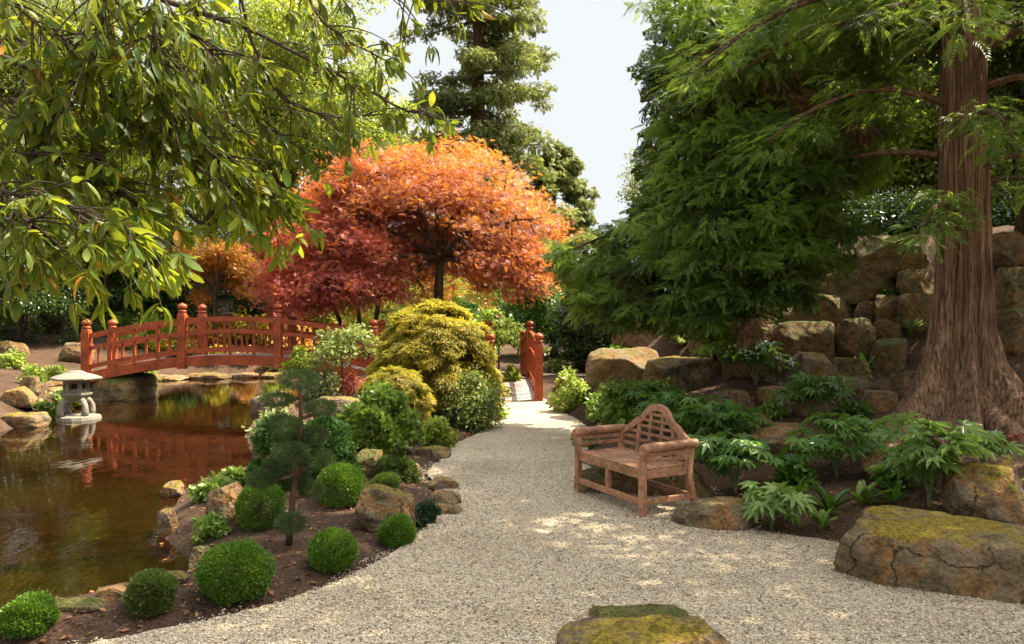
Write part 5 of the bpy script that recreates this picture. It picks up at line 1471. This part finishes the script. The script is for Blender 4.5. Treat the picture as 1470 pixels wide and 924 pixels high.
# woodland behind the rock wall
RG = 'woodland trees behind the rock wall'
for px, Y, envs, mt, lb in [
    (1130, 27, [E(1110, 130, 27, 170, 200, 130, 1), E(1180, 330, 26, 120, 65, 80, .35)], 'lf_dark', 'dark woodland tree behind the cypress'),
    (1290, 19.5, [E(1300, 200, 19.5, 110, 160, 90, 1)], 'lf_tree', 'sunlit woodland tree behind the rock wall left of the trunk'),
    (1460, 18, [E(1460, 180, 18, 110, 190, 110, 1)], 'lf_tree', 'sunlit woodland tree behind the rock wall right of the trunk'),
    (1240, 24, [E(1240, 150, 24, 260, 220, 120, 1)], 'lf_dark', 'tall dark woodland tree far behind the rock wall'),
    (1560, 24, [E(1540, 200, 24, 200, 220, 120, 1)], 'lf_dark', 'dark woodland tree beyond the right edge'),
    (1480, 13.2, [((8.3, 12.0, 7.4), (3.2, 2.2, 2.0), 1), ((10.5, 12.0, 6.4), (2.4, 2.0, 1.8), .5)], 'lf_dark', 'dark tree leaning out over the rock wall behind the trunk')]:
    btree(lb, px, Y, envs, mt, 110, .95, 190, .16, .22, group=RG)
for px, Y, cx, cy, rx, rz, lb in [(1270, 17, 1270, 318, 70, 36, 'dark shrub on top of the rock wall left of the trunk'), (1445, 16.5, 1450, 310, 60, 40, 'dark shrub on top of the rock wall right of the trunk'),
                                  (1160, 17.5, 1150, 360, 80, 55, 'dark shrub on the rock wall behind the cypress foliage'), (1030, 19, 1030, 410, 90, 70, 'dark shrub behind the left end of the rock bank')]:
    btree(lb, px, Y, [E(cx, cy, Y, rx, rz, rx * .7, 1)], 'lf_dark', 40, .5, 200, .1, .07, name='evergreen_shrub', group='shrubs on the rock wall')
# trees right of the frame: their crowns throw the dappled shade over the gravel
for x, y, envs, lb in [
    (10.2, 7.4, [((9.6, 7.3, 9.0), (3.0, 2.6, 3.0), 1), ((6.5, 6.7, 9.3), (2.2, 1.9, 1.7), .4), ((5.2, 6.5, 10.4), (2.6, 1.8, 1.5), .38)], 'leafy tree right of the view shading the near gravel'),
    (9.4, 3.6, [((9.0, 3.9, 8.6), (3.0, 2.5, 3.0), 1)], 'leafy tree to the right of the viewer')]:
    z0 = gz(x, y)
    tree('broadleaf_tree', lb, 'tree', (x, y, z0), [(x, y, z0), (x + .1, y, 3), (x, y, 6), (x, y, 9.5)], .28, envs, 90, .95, 150, .17, M['lf_tree'], M['bark_dark'], T_DIA, 8, .5, .5, .2, .35)

# ------------------------------------------------------------------ overhanging evergreen, upper left foreground
def overhang():
    b = A([-5.2, 2.2, gz(-5.2, 2.2)])
    t = thing('overhanging_evergreen', 'broad leaved evergreen whose long drooping leaves hang across the upper left foreground', 'tree', tuple(b))
    mb = MB(); P = []; D = []; NN = []
    mb.tube([b, b + A([.2, .1, 1.5]), b + A([.5, .3, 3.0]), b + A([1.0, .5, 4.4])], [.17, .14, .11, .06], 9)
    limbs = [
        [(222, -80, 2.9), (222, 60, 2.9), (228, 110, 3.0), (242, 178, 3.1)],
        [(-60, 20, 3.1), (70, 75, 3.1), (140, 130, 3.1), (240, 185, 3.2), (300, 215, 3.3), (350, 275, 3.4), (415, 300, 3.5)],
        [(330, -60, 3.4), (360, 55, 3.4), (385, 115, 3.5), (420, 155, 3.6), (480, 170, 3.7), (560, 165, 3.8)],
        [(390, -60, 3.6), (500, -10, 3.7), (590, -4, 3.8), (690, 6, 3.9)],
        [(355, 40, 3.4), (440, 85, 3.5), (520, 125, 3.6), (585, 160, 3.7), (640, 172, 3.8)],
        [(-60, 250, 2.6), (30, 285, 2.6), (100, 296, 2.7), (160, 318, 2.7), (205, 340, 2.7)],
        [(-60, 290, 2.6), (10, 305, 2.6), (50, 325, 2.6), (80, 352, 2.7)],
        [(-60, 90, 2.9), (60, 210, 3.0), (140, 262, 3.0), (205, 305, 3.1)],
        [(240, 185, 3.2), (290, 245, 3.2), (325, 262, 3.3), (350, 285, 3.4)],
        [(-40, -40, 2.8), (60, 40, 2.8), (115, 70, 2.9)],
        [(80, -50, 3.0), (180, 20, 3.1), (265, 45, 3.2), (330, 95, 3.3)],
        [(-60, 190, 2.8), (20, 220, 2.8), (90, 235, 2.9), (150, 215, 3.0)],
        [(140, -60, 2.8), (150, 40, 2.8), (110, 130, 2.9), (60, 180, 2.9)],
        [(300, -50, 3.3), (280, 30, 3.3), (300, 110, 3.4), (360, 170, 3.5), (440, 215, 3.6)],
        [(430, -60, 3.5), (450, 20, 3.5), (500, 60, 3.6), (560, 90, 3.7)],
        [(-60, 140, 3.3), (80, 150, 3.4), (180, 140, 3.5), (270, 130, 3.6), (340, 200, 3.7)]]
    def whorl(p, d, n, sz):
        for k in range(n):
            a = rng.random() * 6.28
            x = nrm(np.cross(d, A([0.1, .2, 1.0]))); y = np.cross(d, x)
            o = math.cos(a) * x + math.sin(a) * y
            D.append(nrm(d * .55 + o * .65 + A([0, 0, -.6]) + rng.normal(size=3) * .32)); NN.append(nrm(o * .6 + A([0, -.35, .55]) + rng.normal(size=3) * .45))
            P.append(p + d * rng.uniform(-.04, .01)); SZ.append(sz * rng.uniform(.75, 1.2))
    SZ = []
    for L in limbs:
        pts = A([at(*q) for q in L])
        tt = np.linspace(0, len(pts) - 1, len(pts) * 5); f0 = np.minimum(tt.astype(int), len(pts) - 2); fr = (tt - f0)[:, None]
        pm = np.roll(pts, 1, 0); pm[0] = pts[0]
        cv = pts[f0] * (1 - fr) + pts[f0 + 1] * fr + rng.normal(size=(len(tt), 3)) * .006
        for _ in range(2): cv[1:-1] = (cv[:-2] + cv[1:-1] * 2 + cv[2:]) / 4
        mb.tube(cv, np.linspace(.009, .004, len(cv)), 6, False)
        whorl(cv[-1], nrm(cv[-1] - cv[-3]), 8, .10)
        ln = np.linalg.norm(np.diff(cv, axis=0), axis=1).sum()
        dens = .014 if np.mean([q[0] for q in L]) < 235 else .045
        for k in range(int(ln / dens)):
            i = rng.integers(1, len(cv) - 1); p = cv[i]; tg = nrm(cv[i + 1] - cv[i - 1])
            d = nrm(tg * .7 + rnd(1)[0] * .8 + A([0, 0, -.25])); l_ = rng.uniform(.1, .34)
            e = p + d * l_ + A([0, 0, -.12 * l_])
            mb.tube(bez(p, p + d * l_ * .5 + A([0, 0, .03]), e, 5), np.linspace(.0045, .0022, 5), 4, False)
            whorl(e, nrm(e - p), int(rng.integers(5, 9)), .082)
            if rng.random() < .5: whorl((p + e) / 2, nrm(e - p), 3, .085)
    mb.build('branches', M['bark_dark'], t, True)
    P, D, NN, SZ = A(P), A(D), A(NN), A(SZ) * rng.uniform(.7, 1.25, len(SZ)); f_ = rng.integers(0, 3, len(P))
    link('leaves', tri_mesh('leaves', [leaves(P[f_ == i], D[f_ == i], NN[f_ == i], SZ[f_ == i], T_) for i, T_ in enumerate((T_LONG, T_CURL, T_WIDE))]), M['lf_over'], t)
    # limbs are joined to the stem outside the picture
    m2 = MB()
    for L in limbs:
        q = at(*L[0]); j = b + A([.6, .3, 3.3]); 
        m2.tube(bez(j, (j + q) / 2 + A([0, 0, .5]), q, 8), np.linspace(.03, .013, 8), 5, False)
    m2.build('limb', M['bark_dark'], t, True)
overhang()

# ------------------------------------------------------------------ litter and loose stones
def scatter(n, x0, x1, y0, y1, ok):
    x = rng.uniform(x0, x1, n); y = y0 + (y1 - y0) * rng.random(n) ** 1.6
    dp, dw = sdist(PATH, x, y), sdist(POND, x, y)
    k = ok(dp, dw, x, y); return x[k], y[k]
x, y = scatter(20000, -9, 9, 3.2, 16, lambda dp, dw, x, y: (dp > .03) & (dw > .05))
z = terrain(x, y) + .012; n = len(x)
D = nrm(np.stack([rng.normal(size=n), rng.normal(size=n), rng.normal(size=n) * .2], -1)); Nn = nrm(np.stack([rng.normal(size=n) * .4, rng.normal(size=n) * .4, np.ones(n)], -1))
tag(link('leaf_litter', tri_mesh('leaf_litter', [leaves(np.stack([x, y, z], -1), D, Nn, .044 * rng.uniform(.4, 1.5, n), T_DIA)]), M['lf_litter']),
    'small brown fallen leaves and bark chips on the soil of the beds', 'leaf litter', kind='stuff')
x, y = scatter(85000, -3.2, 4, 3.4, 10, lambda dp, dw, x, y: (dp < .10 + .05 * np.sin(x * 9)) & (dw > .1))
n = len(x); oct_v = A([(1, 0, 0), (-1, 0, 0), (0, 1, 0), (0, -1, 0), (0, 0, .7), (0, 0, -.7)]); oct_f = A([(0, 2, 4), (2, 1, 4), (1, 3, 4), (3, 0, 4), (2, 0, 5), (1, 2, 5), (3, 1, 5), (0, 3, 5)])
z = np.where(sdist(PATH, x, y) < 0, .008, terrain(x, y) + .004)
tag(link('loose_gravel', tri_mesh('loose_gravel', [leaves(np.stack([x, y, z], -1), rnd(n) * [1, 1, .2], nrm(A([0, 0, 1.0]) + rng.normal(size=(n, 3)) * .2), .0080 * rng.uniform(.5, 1.6, n), (oct_v, oct_f))]), M['pebble']),
    'loose pale pebbles lying on the gravel and along its edge', 'gravel', kind='stuff')
x, y = scatter(700, -2.6, 4, 3.4, 11, lambda dp, dw, x, y: (dp < -.02) & ((dp > -.5) | (rng.random(len(dp)) < .35)))
n = len(x)
tag(link('path_litter', tri_mesh('path_litter', [leaves(np.stack([x, y, np.full(n, .02)], -1), rnd(n) * [1, 1, .15], nrm(A([0, 0, 1.0]) + rng.normal(size=(n, 3)) * .3), .032 * rng.uniform(.5, 1.4, n), T_DIA)]), M['lf_litter']),
    'small fallen leaves scattered on the gravel path', 'leaf litter', kind='stuff')
# a few floating leaves
for k, (px, py) in enumerate([(221, 772), (232, 783), (244, 803)]):
    p = on_ground(px, py)
    me = tri_mesh('floating_leaf', [leaves(A([[0, 0, 0.0]]), A([[math.cos(k * 2.), math.sin(k * 2.), .0]]), A([[0, 0, 1.0]]), A([.07]), T_DIA)])
    o = link('floating_leaf', me, M['lf_orange']); o.location = (p[0], p[1], WATER_Z + .008)
    tag(o, ['topmost yellow leaf floating at the near pond bank', 'middle yellow leaf floating at the near pond bank', 'lowest yellow leaf floating at the near pond bank'][k], 'leaf', 'floating yellow leaves')
